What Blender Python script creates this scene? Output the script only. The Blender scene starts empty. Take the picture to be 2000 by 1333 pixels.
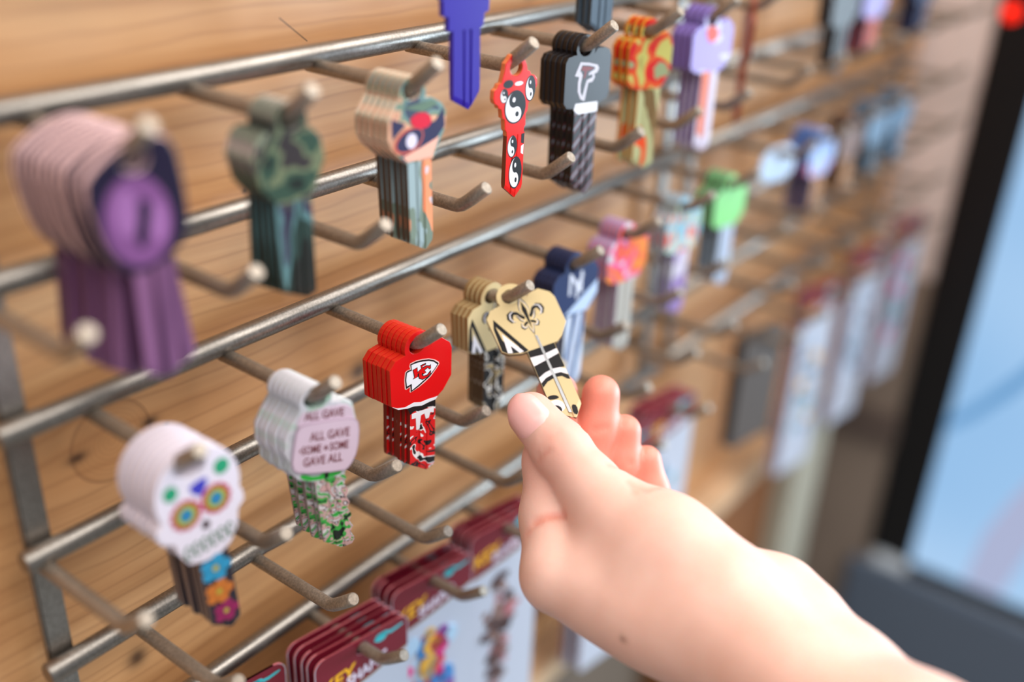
import bpy, bmesh, math, random
import numpy as np
from mathutils import Vector, Matrix, Euler
from mathutils.geometry import tessellate_polygon

SC = bpy.context.scene
COL = SC.collection
U = 0.222            # metres per rack unit (camera to rack distance)
ZC = 1.45            # camera height
MM = 0.001

# ------------------------------------------------------------------ camera
cam_d = bpy.data.cameras.new('camera')
cam = bpy.data.objects.new('camera', cam_d); COL.objects.link(cam)
cam.matrix_world = Matrix(((0.607265, 0.335132, -0.720358, 0.0),
                           (-0.793452, 0.302349, -0.528223, -0.222),
                           (0.040775, 0.892341, 0.449517, ZC),
                           (0, 0, 0, 1)))
cam_d.lens = 36.313; cam_d.sensor_width = 36.0
cam_d.clip_start = 0.01; cam_d.clip_end = 60
cam_d.dof.use_dof = True
cam_d.dof.focus_distance = 0.315
cam_d.dof.aperture_fstop = 2.9
SC.camera = cam

# ------------------------------------------------------------------ world, lights, exposure
w = bpy.data.worlds.new('world'); SC.world = w; w.use_nodes = True
bg = w.node_tree.nodes['Background']
bg.inputs[0].default_value = (0.9, 0.95, 1.0, 1); bg.inputs[1].default_value = 0.42

def area(name, loc, target, sx, sy, power, color):
    d = bpy.data.lights.new(name, 'AREA'); d.shape = 'RECTANGLE'; d.size = sx; d.size_y = sy
    d.energy = power; d.color = color
    o = bpy.data.objects.new(name, d); COL.objects.link(o)
    o.location = loc
    o.rotation_euler = (Vector(target) - Vector(loc)).to_track_quat('-Z', 'Y').to_euler()
    return o
# ceiling strip light above the aisle, added fill lamp, shop window across the aisle
area('ceiling_and_fill_light', (0.9, -0.75, 2.85), (0.4, -0.1, 1.2), 2.6, 1.5, 74, (1.0, 0.95, 0.89))
area('ceiling_and_fill_light', (-0.6, -0.80, 2.85), (0.4, 0.0, 1.2), 2.0, 1.2, 27, (1.0, 0.95, 0.89))  # fill lamp added to brighten the end wall and left-facing edges
area('shop_window', (2.4, -1.45, 1.2), (0.3, 0.0, 1.2), 1.8, 1.1, 85, (0.66, 0.85, 1.0))
SC.view_settings.view_transform = 'Standard'
SC.view_settings.look = 'None'
SC.view_settings.exposure = 0.08
SC.view_settings.gamma = 1.0
SC.view_settings.use_curve_mapping = False

# ------------------------------------------------------------------ helpers
def lin(c):
    return tuple((x / 255 / 12.92 if x / 255 <= 0.04045 else ((x / 255 + 0.055) / 1.055) ** 2.4) for x in c) + (1.0,)

MATS = {}
def mat(name, rgb, rough=0.4, metal=0.0, coat=0.0, emit=None, strength=0.0):
    if name in MATS: return MATS[name]
    m = bpy.data.materials.new(name); m.use_nodes = True
    b = m.node_tree.nodes['Principled BSDF']
    b.inputs['Base Color'].default_value = lin(rgb)
    b.inputs['Roughness'].default_value = rough
    b.inputs['Metallic'].default_value = metal
    b.inputs['Coat Weight'].default_value = coat
    b.inputs['Coat Roughness'].default_value = 0.12
    if not metal: b.inputs['Specular IOR Level'].default_value = 0.26
    if emit:
        b.inputs['Emission Color'].default_value = lin(emit)
        b.inputs['Emission Strength'].default_value = strength
    MATS[name] = m
    return m

def pattern(name, stops, kind='noise', scale=300.0, stretch=(1, 1, 1), rot=0.0, distort=0.0, rough=0.35, coat=0.08, soft=False, seed=0.0):
    """object-space procedural print: stops = [(pos, rgb), ...]"""
    if name in MATS: return MATS[name]
    m = bpy.data.materials.new(name); m.use_nodes = True
    nt = m.node_tree; b = nt.nodes['Principled BSDF']
    tc = nt.nodes.new('ShaderNodeTexCoord'); mp = nt.nodes.new('ShaderNodeMapping')
    mp.inputs['Scale'].default_value = stretch; mp.inputs['Rotation'].default_value = (0, rot, 0)
    mp.inputs['Location'].default_value = (seed, seed * 0.37, seed * 1.7)
    nt.links.new(tc.outputs['Object'], mp.inputs['Vector'])
    if kind == 'wave':
        t = nt.nodes.new('ShaderNodeTexWave'); t.bands_direction = 'Z'
        t.inputs['Scale'].default_value = scale; t.inputs['Distortion'].default_value = distort
        t.inputs['Detail'].default_value = 1.0; t.inputs['Detail Scale'].default_value = 1.2
        out = t.outputs['Color']
    elif kind == 'voronoi':
        t = nt.nodes.new('ShaderNodeTexVoronoi'); t.inputs['Scale'].default_value = scale
        sep = nt.nodes.new('ShaderNodeSeparateColor'); nt.links.new(t.outputs['Color'], sep.inputs[0])
        out = sep.outputs[0]
    else:
        t = nt.nodes.new('ShaderNodeTexNoise'); t.inputs['Scale'].default_value = scale
        t.inputs['Detail'].default_value = 1.5; t.inputs['Distortion'].default_value = distort
        out = t.outputs['Fac']
    nt.links.new(mp.outputs[0], t.inputs['Vector'])
    r = nt.nodes.new('ShaderNodeValToRGB'); cr = r.color_ramp
    cr.interpolation = 'LINEAR' if soft else 'CONSTANT'
    while len(cr.elements) < len(stops): cr.elements.new(0.5)
    for e, (p, c) in zip(cr.elements, stops): e.position = p; e.color = lin(c)
    nt.links.new(out, r.inputs[0]); nt.links.new(r.outputs[0], b.inputs['Base Color'])
    b.inputs['Roughness'].default_value = rough; b.inputs['Coat Weight'].default_value = coat
    b.inputs['Coat Roughness'].default_value = 0.15; b.inputs['Specular IOR Level'].default_value = 0.26
    MATS[name] = m
    return m

def link(name, me, parent=None, mats=()):
    for m in mats: me.materials.append(m)
    o = bpy.data.objects.new(name, me); COL.objects.link(o)
    if parent is not None: o.parent = parent
    return o
def empty(name, loc, rot=(0, 0, 0)):
    o = bpy.data.objects.new(name, None); COL.objects.link(o)
    o.empty_display_size = 0.01; o.location = loc; o.rotation_euler = rot
    return o
def tag(o, label=None, cat=None, group=None, kind=None):
    for k, v in (('label', label), ('category', cat), ('group', group), ('kind', kind)):
        if v: o[k] = v
    return o
def P(X, Y, Z): return Vector((X * U, Y * U, ZC + Z * U))

def bm_mesh(name, bm, smooth=False, angle=None):
    bmesh.ops.recalc_face_normals(bm, faces=bm.faces)
    me = bpy.data.meshes.new(name); bm.to_mesh(me); bm.free()
    if smooth:
        for p in me.polygons: p.use_smooth = True
        if angle is not None: me.set_sharp_from_angle(angle=math.radians(angle))
    return me

def add_box(bm, lo, hi, mi=0):
    v = [bm.verts.new((x, y, z)) for x in (lo[0], hi[0]) for y in (lo[1], hi[1]) for z in (lo[2], hi[2])]
    for f in ((0, 1, 3, 2), (4, 6, 7, 5), (0, 4, 5, 1), (2, 3, 7, 6), (0, 2, 6, 4), (1, 5, 7, 3)):
        fa = bm.faces.new([v[i] for i in f]); fa.material_index = mi
def box_mesh(name, lo, hi, bevel=0.0):
    bm = bmesh.new(); add_box(bm, lo, hi)
    if bevel: bmesh.ops.bevel(bm, geom=bm.edges[:], offset=bevel, segments=2, affect='EDGES')
    return bm_mesh(name, bm)

def add_tube(bm, pts, r, seg=16, cap=0.15):
    """swept round rod with slightly chamfered ends"""
    pts = [Vector(p) for p in pts]; rings = []
    n = len(pts); ref = Vector((0.31, 0.52, 0.79)).normalized(); prev = None
    stations = []
    d0 = (pts[1] - pts[0]).normalized(); d1 = (pts[-1] - pts[-2]).normalized(); c = r * cap
    for i, p in enumerate(pts):
        d = (pts[min(i + 1, n - 1)] - pts[max(i - 1, 0)]).normalized()
        if i == 0: stations += [(p, d, r - c), (p + d0 * c, d, r)]
        elif i == n - 1: stations += [(p - d1 * c, d, r), (p, d, r - c)]
        else: stations.append((p, d, r))
    for p, d, rr in stations:
        a = (ref - d * ref.dot(d)).normalized() if prev is None else (prev - d * prev.dot(d)).normalized()
        prev = a; b = d.cross(a)
        rings.append([bm.verts.new(p + (a * math.cos(2 * math.pi * k / seg) + b * math.sin(2 * math.pi * k / seg)) * rr) for k in range(seg)])
    for A, B in zip(rings[:-1], rings[1:]):
        for k in range(seg): bm.faces.new((A[k], A[(k + 1) % seg], B[(k + 1) % seg], B[k]))
    bm.faces.new(rings[0][::-1]); bm.faces.new(rings[-1])
def tube_mesh(name, pts, r, seg=16):
    bm = bmesh.new(); add_tube(bm, pts, r, seg)
    return bm_mesh(name, bm, True, 45)

def add_poly(bm, pts, y0, y1, mi=0, holes=(), side_mi=None):
    """prism from (x, z) outline in mm between depths y0 (front) and y1 (back), mm"""
    loops = [list(pts)] + [list(h) for h in holes]
    flat = [p for L in loops for p in L]
    tris = tessellate_polygon([[Vector((p[0], p[1], 0)) for p in L] for L in loops])
    F = [bm.verts.new((p[0] * MM, y0 * MM, p[1] * MM)) for p in flat]
    B = [bm.verts.new((p[0] * MM, y1 * MM, p[1] * MM)) for p in flat]
    for t in tris:
        for V in (F, B):
            try:
                f = bm.faces.new([V[i] for i in t]); f.material_index = mi
            except ValueError: pass
    off = 0
    for L in loops:
        n = len(L)
        for i in range(n):
            a, b = off + i, off + (i + 1) % n
            f = bm.faces.new((F[a], F[b], B[b], B[a])); f.material_index = mi if side_mi is None else side_mi
        off += n

def circle(cx, cz, rx, rz=None, n=20, a0=0.0):
    rz = rx if rz is None else rz
    return [(cx + rx * math.cos(a0 + 2 * math.pi * k / n), cz + rz * math.sin(a0 + 2 * math.pi * k / n)) for k in range(n)]
def smooth_poly(pts, it=2):
    for _ in range(it):
        q = []
        for i in range(len(pts)):
            a, b = pts[i], pts[(i + 1) % len(pts)]
            q += [(a[0] * .75 + b[0] * .25, a[1] * .75 + b[1] * .25), (a[0] * .25 + b[0] * .75, a[1] * .25 + b[1] * .75)]
        pts = q
    return pts
def scaled(pts, s, sz=None):
    cx = sum(p[0] for p in pts) / len(pts); cz = sum(p[1] for p in pts) / len(pts); sz = s if sz is None else sz
    return [(cx + (p[0] - cx) * s, cz + (p[1] - cz) * sz) for p in pts]
def xform(pts, ang=0.0, s=1.0, dx=0.0, dz=0.0):
    a = math.radians(ang); c, sn = math.cos(a), math.sin(a)
    return [(s * (p[0] * c - p[1] * sn) + dx, s * (p[0] * sn + p[1] * c) + dz) for p in pts]

def prints(name, parent, layers, y=-.93, step=0.03):
    """flat printed artwork: layers = [(material, outline_mm, level), ...] raised a few hundredths of a mm"""
    bm = bmesh.new(); ms = []
    for m, pts, lev in layers:
        if m not in ms: ms.append(m)
        add_poly(bm, pts, y - 0.02 - lev * step, y + 0.15, ms.index(m))
    me = bm_mesh(name, bm)
    return link(name, me, parent, ms)

def text_obj(name, body, size, centre, parent, m, y=-.93, rot=0.0, shear=0.0, sx=1.0, bold=0.0):
    cu = bpy.data.curves.new(name, 'FONT'); cu.body = body; cu.size = size; cu.align_x = 'CENTER'; cu.align_y = 'CENTER'
    cu.shear = shear; cu.extrude = 0.04; cu.offset = bold; cu.resolution_u = 3
    t = bpy.data.objects.new('tmp', cu); COL.objects.link(t)
    dg = bpy.context.evaluated_depsgraph_get(); dg.update()
    me = bpy.data.meshes.new_from_object(t.evaluated_get(dg))
    bpy.data.objects.remove(t); bpy.data.curves.remove(cu)
    a = math.radians(rot); c, s = math.cos(a), math.sin(a)
    for v in me.vertices:
        x, yy, z = v.co.x * sx, v.co.y, v.co.z
        v.co = ((centre[0] + x * c - yy * s) * MM, (y - z) * MM, (centre[1] + x * s + yy * c) * MM)
    me.materials.clear()
    return link(name, me, parent, [m])

# ------------------------------------------------------------------ materials of the place
def wood_material():
    m = bpy.data.materials.new('knotty_pine'); m.use_nodes = True; nt = m.node_tree; b = nt.nodes['Principled BSDF']
    N = nt.nodes.new; L = nt.links.new
    tc = N('ShaderNodeTexCoord'); sep = N('ShaderNodeSeparateXYZ'); L(tc.outputs['Object'], sep.inputs[0])
    def math_(op, a, bb=None, c=None):
        n = N('ShaderNodeMath'); n.operation = op
        for i, v in enumerate((a, bb, c)):
            if v is None: continue
            if isinstance(v, (int, float)): n.inputs[i].default_value = v
            else: L(v, n.inputs[i])
        return n.outputs[0]
    x, z = sep.outputs[0], sep.outputs[2]
    def dist(cx, cz, sx=1.0, sz=1.0):
        dx = math_('MULTIPLY', math_('SUBTRACT', x, cx), sx); dz = math_('MULTIPLY', math_('SUBTRACT', z, cz), sz)
        return math_('SQRT', math_('ADD', math_('MULTIPLY', dx, dx), math_('MULTIPLY', dz, dz)))
    kx, kz = 0.595 * U, ZC - 0.725 * U
    # grain lines bend around the big knot
    dk = dist(kx, kz, 1.0, 1.0)
    bend = math_('MULTIPLY', math_('SUBTRACT', z, kz), math_('MULTIPLY', math_('EXPONENT', math_('MULTIPLY', dk, -45.0)), -0.55))
    zz = math_('ADD', z, bend)
    cmb = N('ShaderNodeCombineXYZ'); L(math_('MULTIPLY', x, 1.3), cmb.inputs[0]); L(math_('MULTIPLY', zz, 26.0), cmb.inputs[2])
    n1 = N('ShaderNodeTexNoise'); n1.inputs['Scale'].default_value = 5.5; n1.inputs['Detail'].default_value = 5; n1.inputs['Roughness'].default_value = 0.55; n1.inputs['Distortion'].default_value = 0.4
    L(cmb.outputs[0], n1.inputs['Vector'])
    n2 = N('ShaderNodeTexNoise'); n2.inputs['Scale'].default_value = 1.0; n2.inputs['Detail'].default_value = 2
    cmb2 = N('ShaderNodeCombineXYZ'); L(math_('MULTIPLY', x, 7.0), cmb2.inputs[0]); L(math_('MULTIPLY', zz, 34.0), cmb2.inputs[2]); L(cmb2.outputs[0], n2.inputs['Vector'])
    # thin dark growth lines
    wv = N('ShaderNodeTexWave'); wv.bands_direction = 'Z'; wv.inputs['Scale'].default_value = 17.0; wv.inputs['Distortion'].default_value = 3.5; wv.inputs['Detail'].default_value = 2
    cmb3 = N('ShaderNodeCombineXYZ'); L(math_('MULTIPLY', x, 1.1), cmb3.inputs[0]); L(math_('MULTIPLY', zz, 3.2), cmb3.inputs[2]); L(cmb3.outputs[0], wv.inputs['Vector'])
    lines = math_('POWER', wv.outputs['Fac'], 9.0)
    fac = math_('ADD', math_('MULTIPLY', n1.outputs['Fac'], 0.55), math_('MULTIPLY', n2.outputs['Fac'], 0.45))
    r = N('ShaderNodeValToRGB'); cr = r.color_ramp
    cr.elements[0].position = 0.30; cr.elements[0].color = lin((182, 126, 78))
    cr.elements[1].position = 0.72; cr.elements[1].color = lin((219, 167, 116))
    e = cr.elements.new(0.5); e.color = lin((201, 147, 97))
    L(fac, r.inputs[0])
    def darken(col, f, rgb):
        mx = N('ShaderNodeMix'); mx.data_type = 'RGBA'; mx.blend_type = 'MIX'; mx.clamp_factor = True
        L(f, mx.inputs[0]); L(col, mx.inputs[6]); mx.inputs[7].default_value = lin(rgb); return mx.outputs[2]
    col = darken(r.outputs[0], math_('MULTIPLY', lines, 0.26), (140, 84, 44))
    # the knot: rings inside, dark broken rim
    rad = 0.0125
    inside = math_('LESS_THAN', dk, rad)
    nr = N('ShaderNodeTexNoise'); nr.inputs['Scale'].default_value = 120.0; L(tc.outputs['Object'], nr.inputs['Vector'])
    ring = math_('MULTIPLY_ADD', math_('SINE', math_('MULTIPLY_ADD', dk, 4200.0, math_('MULTIPLY', nr.outputs['Fac'], 7.0))), 0.5, 0.5)
    col = darken(col, math_('MULTIPLY', inside, 0.3), (176, 122, 74))
    col = darken(col, math_('MULTIPLY', math_('MULTIPLY', inside, ring), 0.09), (120, 72, 40))
    rim = math_('MULTIPLY', math_('LESS_THAN', math_('ABSOLUTE', math_('SUBTRACT', dk, rad)), 0.0006), 0.3)
    col = darken(col, rim, (110, 66, 36))
    for cx, cz, s, sx, sz in ((0.546, -0.727, .0024, .75, 1.3), (0.651, -0.722, .0021, .7, 1.2), (0.675, -0.739, .0011, 1, 1), (0.582, -1.081, .0036, 1, 1),
                              (1.032, -0.801, .0042, .9, 1.1), (0.834, -0.45, .0009, 1, 1), (1.9, -0.85, .006, 1, 1), (1.45, -0.25, .004, 1, 1.2)):
        d = dist(cx * U, ZC + cz * U, sx, sz)
        f = math_('EXPONENT', math_('MULTIPLY', math_('MULTIPLY', d, d), -1.0 / (s * s)))
        col = darken(col, math_('MULTIPLY', f, 0.9), (62, 38, 24))
    # a short pencil-thin crack near the top
    ax, az, bx, bz = 0.91 * U, ZC - 0.237 * U, 0.956 * U, ZC - 0.272 * U
    ln = math.hypot(bx - ax, bz - az); ux, uz = (bx - ax) / ln, (bz - az) / ln
    al = math_('ADD', math_('MULTIPLY', math_('SUBTRACT', x, ax), ux), math_('MULTIPLY', math_('SUBTRACT', z, az), uz))
    pe = math_('ABSOLUTE', math_('ADD', math_('MULTIPLY', math_('SUBTRACT', x, ax), -uz), math_('MULTIPLY', math_('SUBTRACT', z, az), ux)))
    crk = math_('MULTIPLY', math_('MULTIPLY', math_('GREATER_THAN', al, 0.0), math_('LESS_THAN', al, ln)), math_('LESS_THAN', pe, 0.00022))
    col = darken(col, math_('MULTIPLY', crk, 0.75), (70, 44, 28))
    L(col, b.inputs['Base Color'])
    b.inputs['Roughness'].default_value = 0.48
    bp = N('ShaderNodeBump'); bp.inputs['Strength'].default_value = 0.12; bp.inputs['Distance'].default_value = 0.0006
    L(n1.outputs['Fac'], bp.inputs['Height']); L(bp.outputs[0], b.inputs['Normal'])
    return m

def steel_material(name, rgb, rough, metal, speck):
    m = bpy.data.materials.new(name); m.use_nodes = True; nt = m.node_tree; b = nt.nodes['Principled BSDF']
    tc = nt.nodes.new('ShaderNodeTexCoord'); n = nt.nodes.new('ShaderNodeTexNoise'); n.inputs['Scale'].default_value = 1400; n.inputs['Detail'].default_value = 3
    nt.links.new(tc.outputs['Object'], n.inputs['Vector'])
    r = nt.nodes.new('ShaderNodeValToRGB'); r.color_ramp.elements[0].position = 0.35; r.color_ramp.elements[1].position = 0.7
    r.color_ramp.elements[0].color = lin(tuple(int(c * (1 - speck)) for c in rgb)); r.color_ramp.elements[1].color = lin(rgb)
    nt.links.new(n.outputs['Fac'], r.inputs[0]); nt.links.new(r.outputs[0], b.inputs['Base Color'])
    b.inputs['Metallic'].default_value = metal; b.inputs['Roughness'].default_value = rough
    bp = nt.nodes.new('ShaderNodeBump'); bp.inputs['Strength'].default_value = 0.25; bp.inputs['Distance'].default_value = 0.0001
    nt.links.new(n.outputs['Fac'], bp.inputs['Height']); nt.links.new(bp.outputs[0], b.inputs['Normal'])
    return m

WOOD = wood_material()
STEEL = steel_material('galvanised_steel', (158, 152, 146), 0.36, 0.92, 0.16)
ROD = steel_material('dull_zinc_rod', (168, 156, 143), 0.45, 0.7, 0.18)

def paint(name, rgb, scale=8.0, var=0.08, rough=0.7):
    d = tuple(int(c * (1 - var)) for c in rgb)
    return pattern(name, [(0.3, d), (0.7, rgb)], 'noise', scale, rough=rough, coat=0.0, soft=True)

# ------------------------------------------------------------------ the setting
def structure(name, me, m): return tag(link(name, me, None, [m]), kind='structure')
def ubox(name, lo, hi, m, bevel=0.0): return structure(name, box_mesh(name, P(*lo), P(*hi), bevel), m)

ubox('wall_back', (-1.5, .06, -1.78), (3.72, .14, 2.2), WOOD)
ubox('trim_1', (-1.5, -.02, -1.835), (2.86, .06, -1.765), paint('pale_wood_strip', (206, 172, 138), 30, .12), .0015)
ubox('wall_lower', (-1.5, .10, -ZC / U + .01), (3.75, .16, -1.78), paint('taupe_paint', (112, 98, 86), 5, .1))
ubox('trim_2', (2.95, -.05, -4.4), (3.22, .10, -1.70), paint('beige_post_paint', (186, 184, 168), 8, .06))
ubox('trim_3', (2.3, .02, -2.6), (2.95, .10, -1.835), paint('brown_panel', (150, 96, 54), 12, .2))
ubox('wall_right', (3.76, -.17, -1.45), (3.85, .16, 2.2), paint('pinkish_plaster', (246, 230, 227), 22, .10))
ubox('wall_right_lower', (3.76, -.17, -ZC / U + .01), (3.85, .16, -1.45), paint('taupe_wall', (150, 134, 122), 6, .08))
ubox('trim_4', (3.735, -.16, -2.17), (3.76, .09, -2.03), paint('dark_taupe_strip', (104, 90, 84), 6, .05))
ubox('ceiling', (-16, -26, 7.4), (14, .2, 7.6), paint('grey_ceiling', (120, 116, 112), 3, .1))
ubox('floor', (-16, -26, -ZC / U - .05), (14, .2, -ZC / U), paint('grey_floor_tile', (150, 148, 144), 3, .1))

# ------------------------------------------------------------------ the wire racks
ROWROD = (-0.117, -0.288, -0.461, -0.634, -0.803, -0.972, -1.143)
ROWRAIL = [-0.1045 - 0.1714 * i for i in range(7)]
RR, HR = 0.0032, 0.00205     # rail and hook radii in metres
HX = {0: [.43, .62, .81, 1.0, 1.19, 1.375, 1.57, 1.76], 1: [.525, .718, .911, 1.098, 1.29, 1.482, 1.675, 1.867],
      2: [.438, .63, .822, 1.009, 1.202, 1.396, 1.588, 1.78], 3: [.54, .733, .923, 1.118, 1.305, 1.487, 1.683, 1.876],
      4: [.452, .645, .836, 1.025, 1.22, 1.41, 1.60, 1.79], 5: [.557, .749, .943, 1.138, 1.33, 1.52, 1.71, 1.88],
      6: [.462, .655, .847, 1.034, 1.228, 1.42, 1.613, 1.806]}
def hook_mesh():
    Y = lambda v: v * U
    pts = [(0, Y(.012), 0), (0, Y(-.05), 0), (0, Y(-.10), 0), (0, Y(-.150), 0), (0, Y(-.160), Y(.0004)), (0, Y(-.168), Y(.0035)), (0, Y(-.175), Y(.0085)), (0, Y(-.182), Y(.0140)), (0, Y(-.2085), Y(.0365))]
    return tube_mesh('hook', pts, HR, 18)
HOOK = hook_mesh(); HOOK.materials.append(ROD)
def rack(x0, x1, rows, label):
    root = empty('wire_rack', P(x0, 0, ROWRAIL[6]))
    tag(root, label, 'display rack', 'wire racks on the pine wall')
    def child(name, me, m):
        o = link(name, me, root, [m] if m else []); o.matrix_parent_inverse = Matrix.Translation(-root.location); return o
    rails = [child('rail', tube_mesh('rail', [P(x0, 0, z), P((x0 + x1) / 2, 0, z), P(x1, 0, z)], RR, 24), STEEL) for z in ROWRAIL]
    for px in (x0 + .014, x1 - .046):
        child('post', box_mesh('post', P(px, RR / U, -1.16), P(px + .032, .028, -.06), .0006), STEEL)
        for z in (-.20, -.62, -1.06):
            child('standoff', tube_mesh('standoff', [P(px + .016, .028, z), P(px + .016, .044, z), P(px + .016, .0602, z)], .0025, 14), STEEL)
    for r, xs in rows.items():
        for X in xs:
            o = bpy.data.objects.new('hook', HOOK); COL.objects.link(o); o.parent = rails[r]
            o.location = P(X, 0, ROWROD[r])
    return root
rack(.43, 1.94, HX, 'near grey wire rack of round rails and upturned prongs')
HX2 = {r: [x + 1.62 for x in xs if 2.03 < x + 1.62 < 3.44] for r, xs in HX.items()}
rack(2.0, 3.46, HX2, 'far blurred wire rack of round rails and upturned prongs')

# ------------------------------------------------------------------ keys
PSI = 9.0
def ring_outline(body_left, body_right, rr=5.0, rc=(0.2, 0.1)):
    """round hanging ring on top, joined to the head outline given right side down then left side up"""
    a0, a1 = math.radians(200), math.radians(-20)
    arc = [(rc[0] + rr * math.cos(a0 + (a1 - a0) * k / 14), rc[1] + rr * math.sin(a0 + (a1 - a0) * k / 14)) for k in range(15)]
    return arc + body_right + body_left
HOLE = circle(0.1, 0.35, 3.1, 2.6, 22)

def head_part(root, outline, mf, ms, hole=HOLE, t=0.88):
    bm = bmesh.new(); add_poly(bm, outline, -t, t, 0, [hole] if hole else [], 1)
    o = link('head', bm_mesh('head', bm), root, [mf, ms])
    bv = o.modifiers.new('edge', 'BEVEL'); bv.width = 0.00028; bv.segments = 2; bv.limit_method = 'ANGLE'; bv.angle_limit = math.radians(50)
    return o

def blade_part(root, xl, xr, z0, z1, tip, mf, ms, grooves=((.30, .42, .50), (.60, .70, .55)), teeth=None, lean=0.0, t=0.85):
    """milled blade: edges xl..xr at z0, running down to z1, tip = (dz_left, x_frac_apex, dz_apex, dz_right)"""
    cols = [0.0]
    for a, b, d in grooves: cols += [a, a + .035, b - .035, b]
    cols += [1.0]
    ths = [t]
    for a, b, d in grooves: ths += [t, t * d, t * d, t]
    ths += [t]
    extra = sorted(set(cols + [tip[1]]))
    th = [float(np.interp(s, cols, ths)) for s in extra]; cols = extra
    nr = 26; V = {}
    bm = bmesh.new()
    for i in range(nr + 1):
        f = i / nr
        for j, s in enumerate(cols):
            zb = z1 + float(np.interp(s, [0, tip[1], 1], [tip[0], -tip[2], tip[3]]))
            z = z0 + (zb - z0) * f
            e = (teeth[i % len(teeth)] if teeth and i > 2 else 0.0)
            x = xl + (xr - e - xl) * s + lean * (z - z0) / (z1 - z0)
            tt = th[j] * (1.0 if f < .93 else 1.0 - .35 * (f - .93) / .07)
            V[i, j, 0] = bm.verts.new((x * MM, -tt * MM, z * MM)); V[i, j, 1] = bm.verts.new((x * MM, tt * MM, z * MM))
    m = len(cols) - 1
    for i in range(nr):
        for j in range(m):
            for k in (0, 1): bm.faces.new((V[i, j, k], V[i + 1, j, k], V[i + 1, j + 1, k], V[i, j + 1, k])).material_index = 0
        for j in (0, m): bm.faces.new((V[i, j, 0], V[i + 1, j, 0], V[i + 1, j, 1], V[i, j, 1])).material_index = 1
    for i in (0, nr):
        for j in range(m): bm.faces.new((V[i, j, 0], V[i, j + 1, 0], V[i, j + 1, 1], V[i, j, 1])).material_index = 1
    return link('blade', bm_mesh('blade', bm), root, [mf, ms])

def key_root(X, row, y, psi=PSI, swing=0.0):
    return empty('printed_key', P(X, y, ROWROD[row]) + Vector((0, 0, -0.00085)), (0, math.radians(swing), math.radians(-psi)))

def nest(root):
    """printed artwork belongs to the head or the blade it is printed on"""
    parts = {c.name.split('.')[0]: c for c in root.children}
    zt = max(v.co.z for v in parts['blade'].data.vertices)
    for c in list(root.children):
        if c.name.split('.')[0] in ('emblem', 'lettering', 'artwork'):
            zs = [v.co.z for v in c.data.vertices]
            c.parent = parts['blade'] if (max(zs) + min(zs)) / 2 < zt - .0002 else parts['head']
ORD = ['front', 'second', 'third', 'fourth', 'fifth', 'sixth', 'seventh', 'eighth', 'ninth', 'tenth', 'eleventh', 'twelfth']
def stack(root, n, spacing, what, where, group, seed=1, jitter=1.2, swings=None):
    """copies of the front key hung one behind the other along the same hook"""
    rnd = random.Random(seed)
    tag(root, 'front %s, %s' % (what, where), 'key', group); nest(root)
    out = [root]
    for i in range(1, n):
        r = root.copy(); COL.objects.link(r)
        r.location.y += spacing * MM * i
        s = swings[i] if swings else rnd.uniform(-jitter, jitter)
        r.rotation_euler = (0, root.rotation_euler[1] + math.radians(s), root.rotation_euler[2])
        nm = 'rearmost' if i == n - 1 else ORD[i]
        r['label'] = '%s %s, %s' % (nm, what, where)
        for ch in list(root.children):
            c = ch.copy(); COL.objects.link(c); c.parent = r
        out.append(r)
    return out

white = mat('white_enamel', (222, 220, 228), .3, coat=.08)
black = mat('black_enamel', (24, 23, 26), .3, coat=.08)
OCT = ring_outline([(-4.0, -19.9), (-8.0, -18.8), (-9.9, -17.2), (-10.4, -4.9), (-8.3, -2.4), (-4.9, -1.6)],
                   [(6.0, -.6), (9.6, .1), (12.8, -2.4), (13.7, -4.6), (13.7, -14.2), (10.5, -18.4), (8.2, -19.9)])

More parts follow.
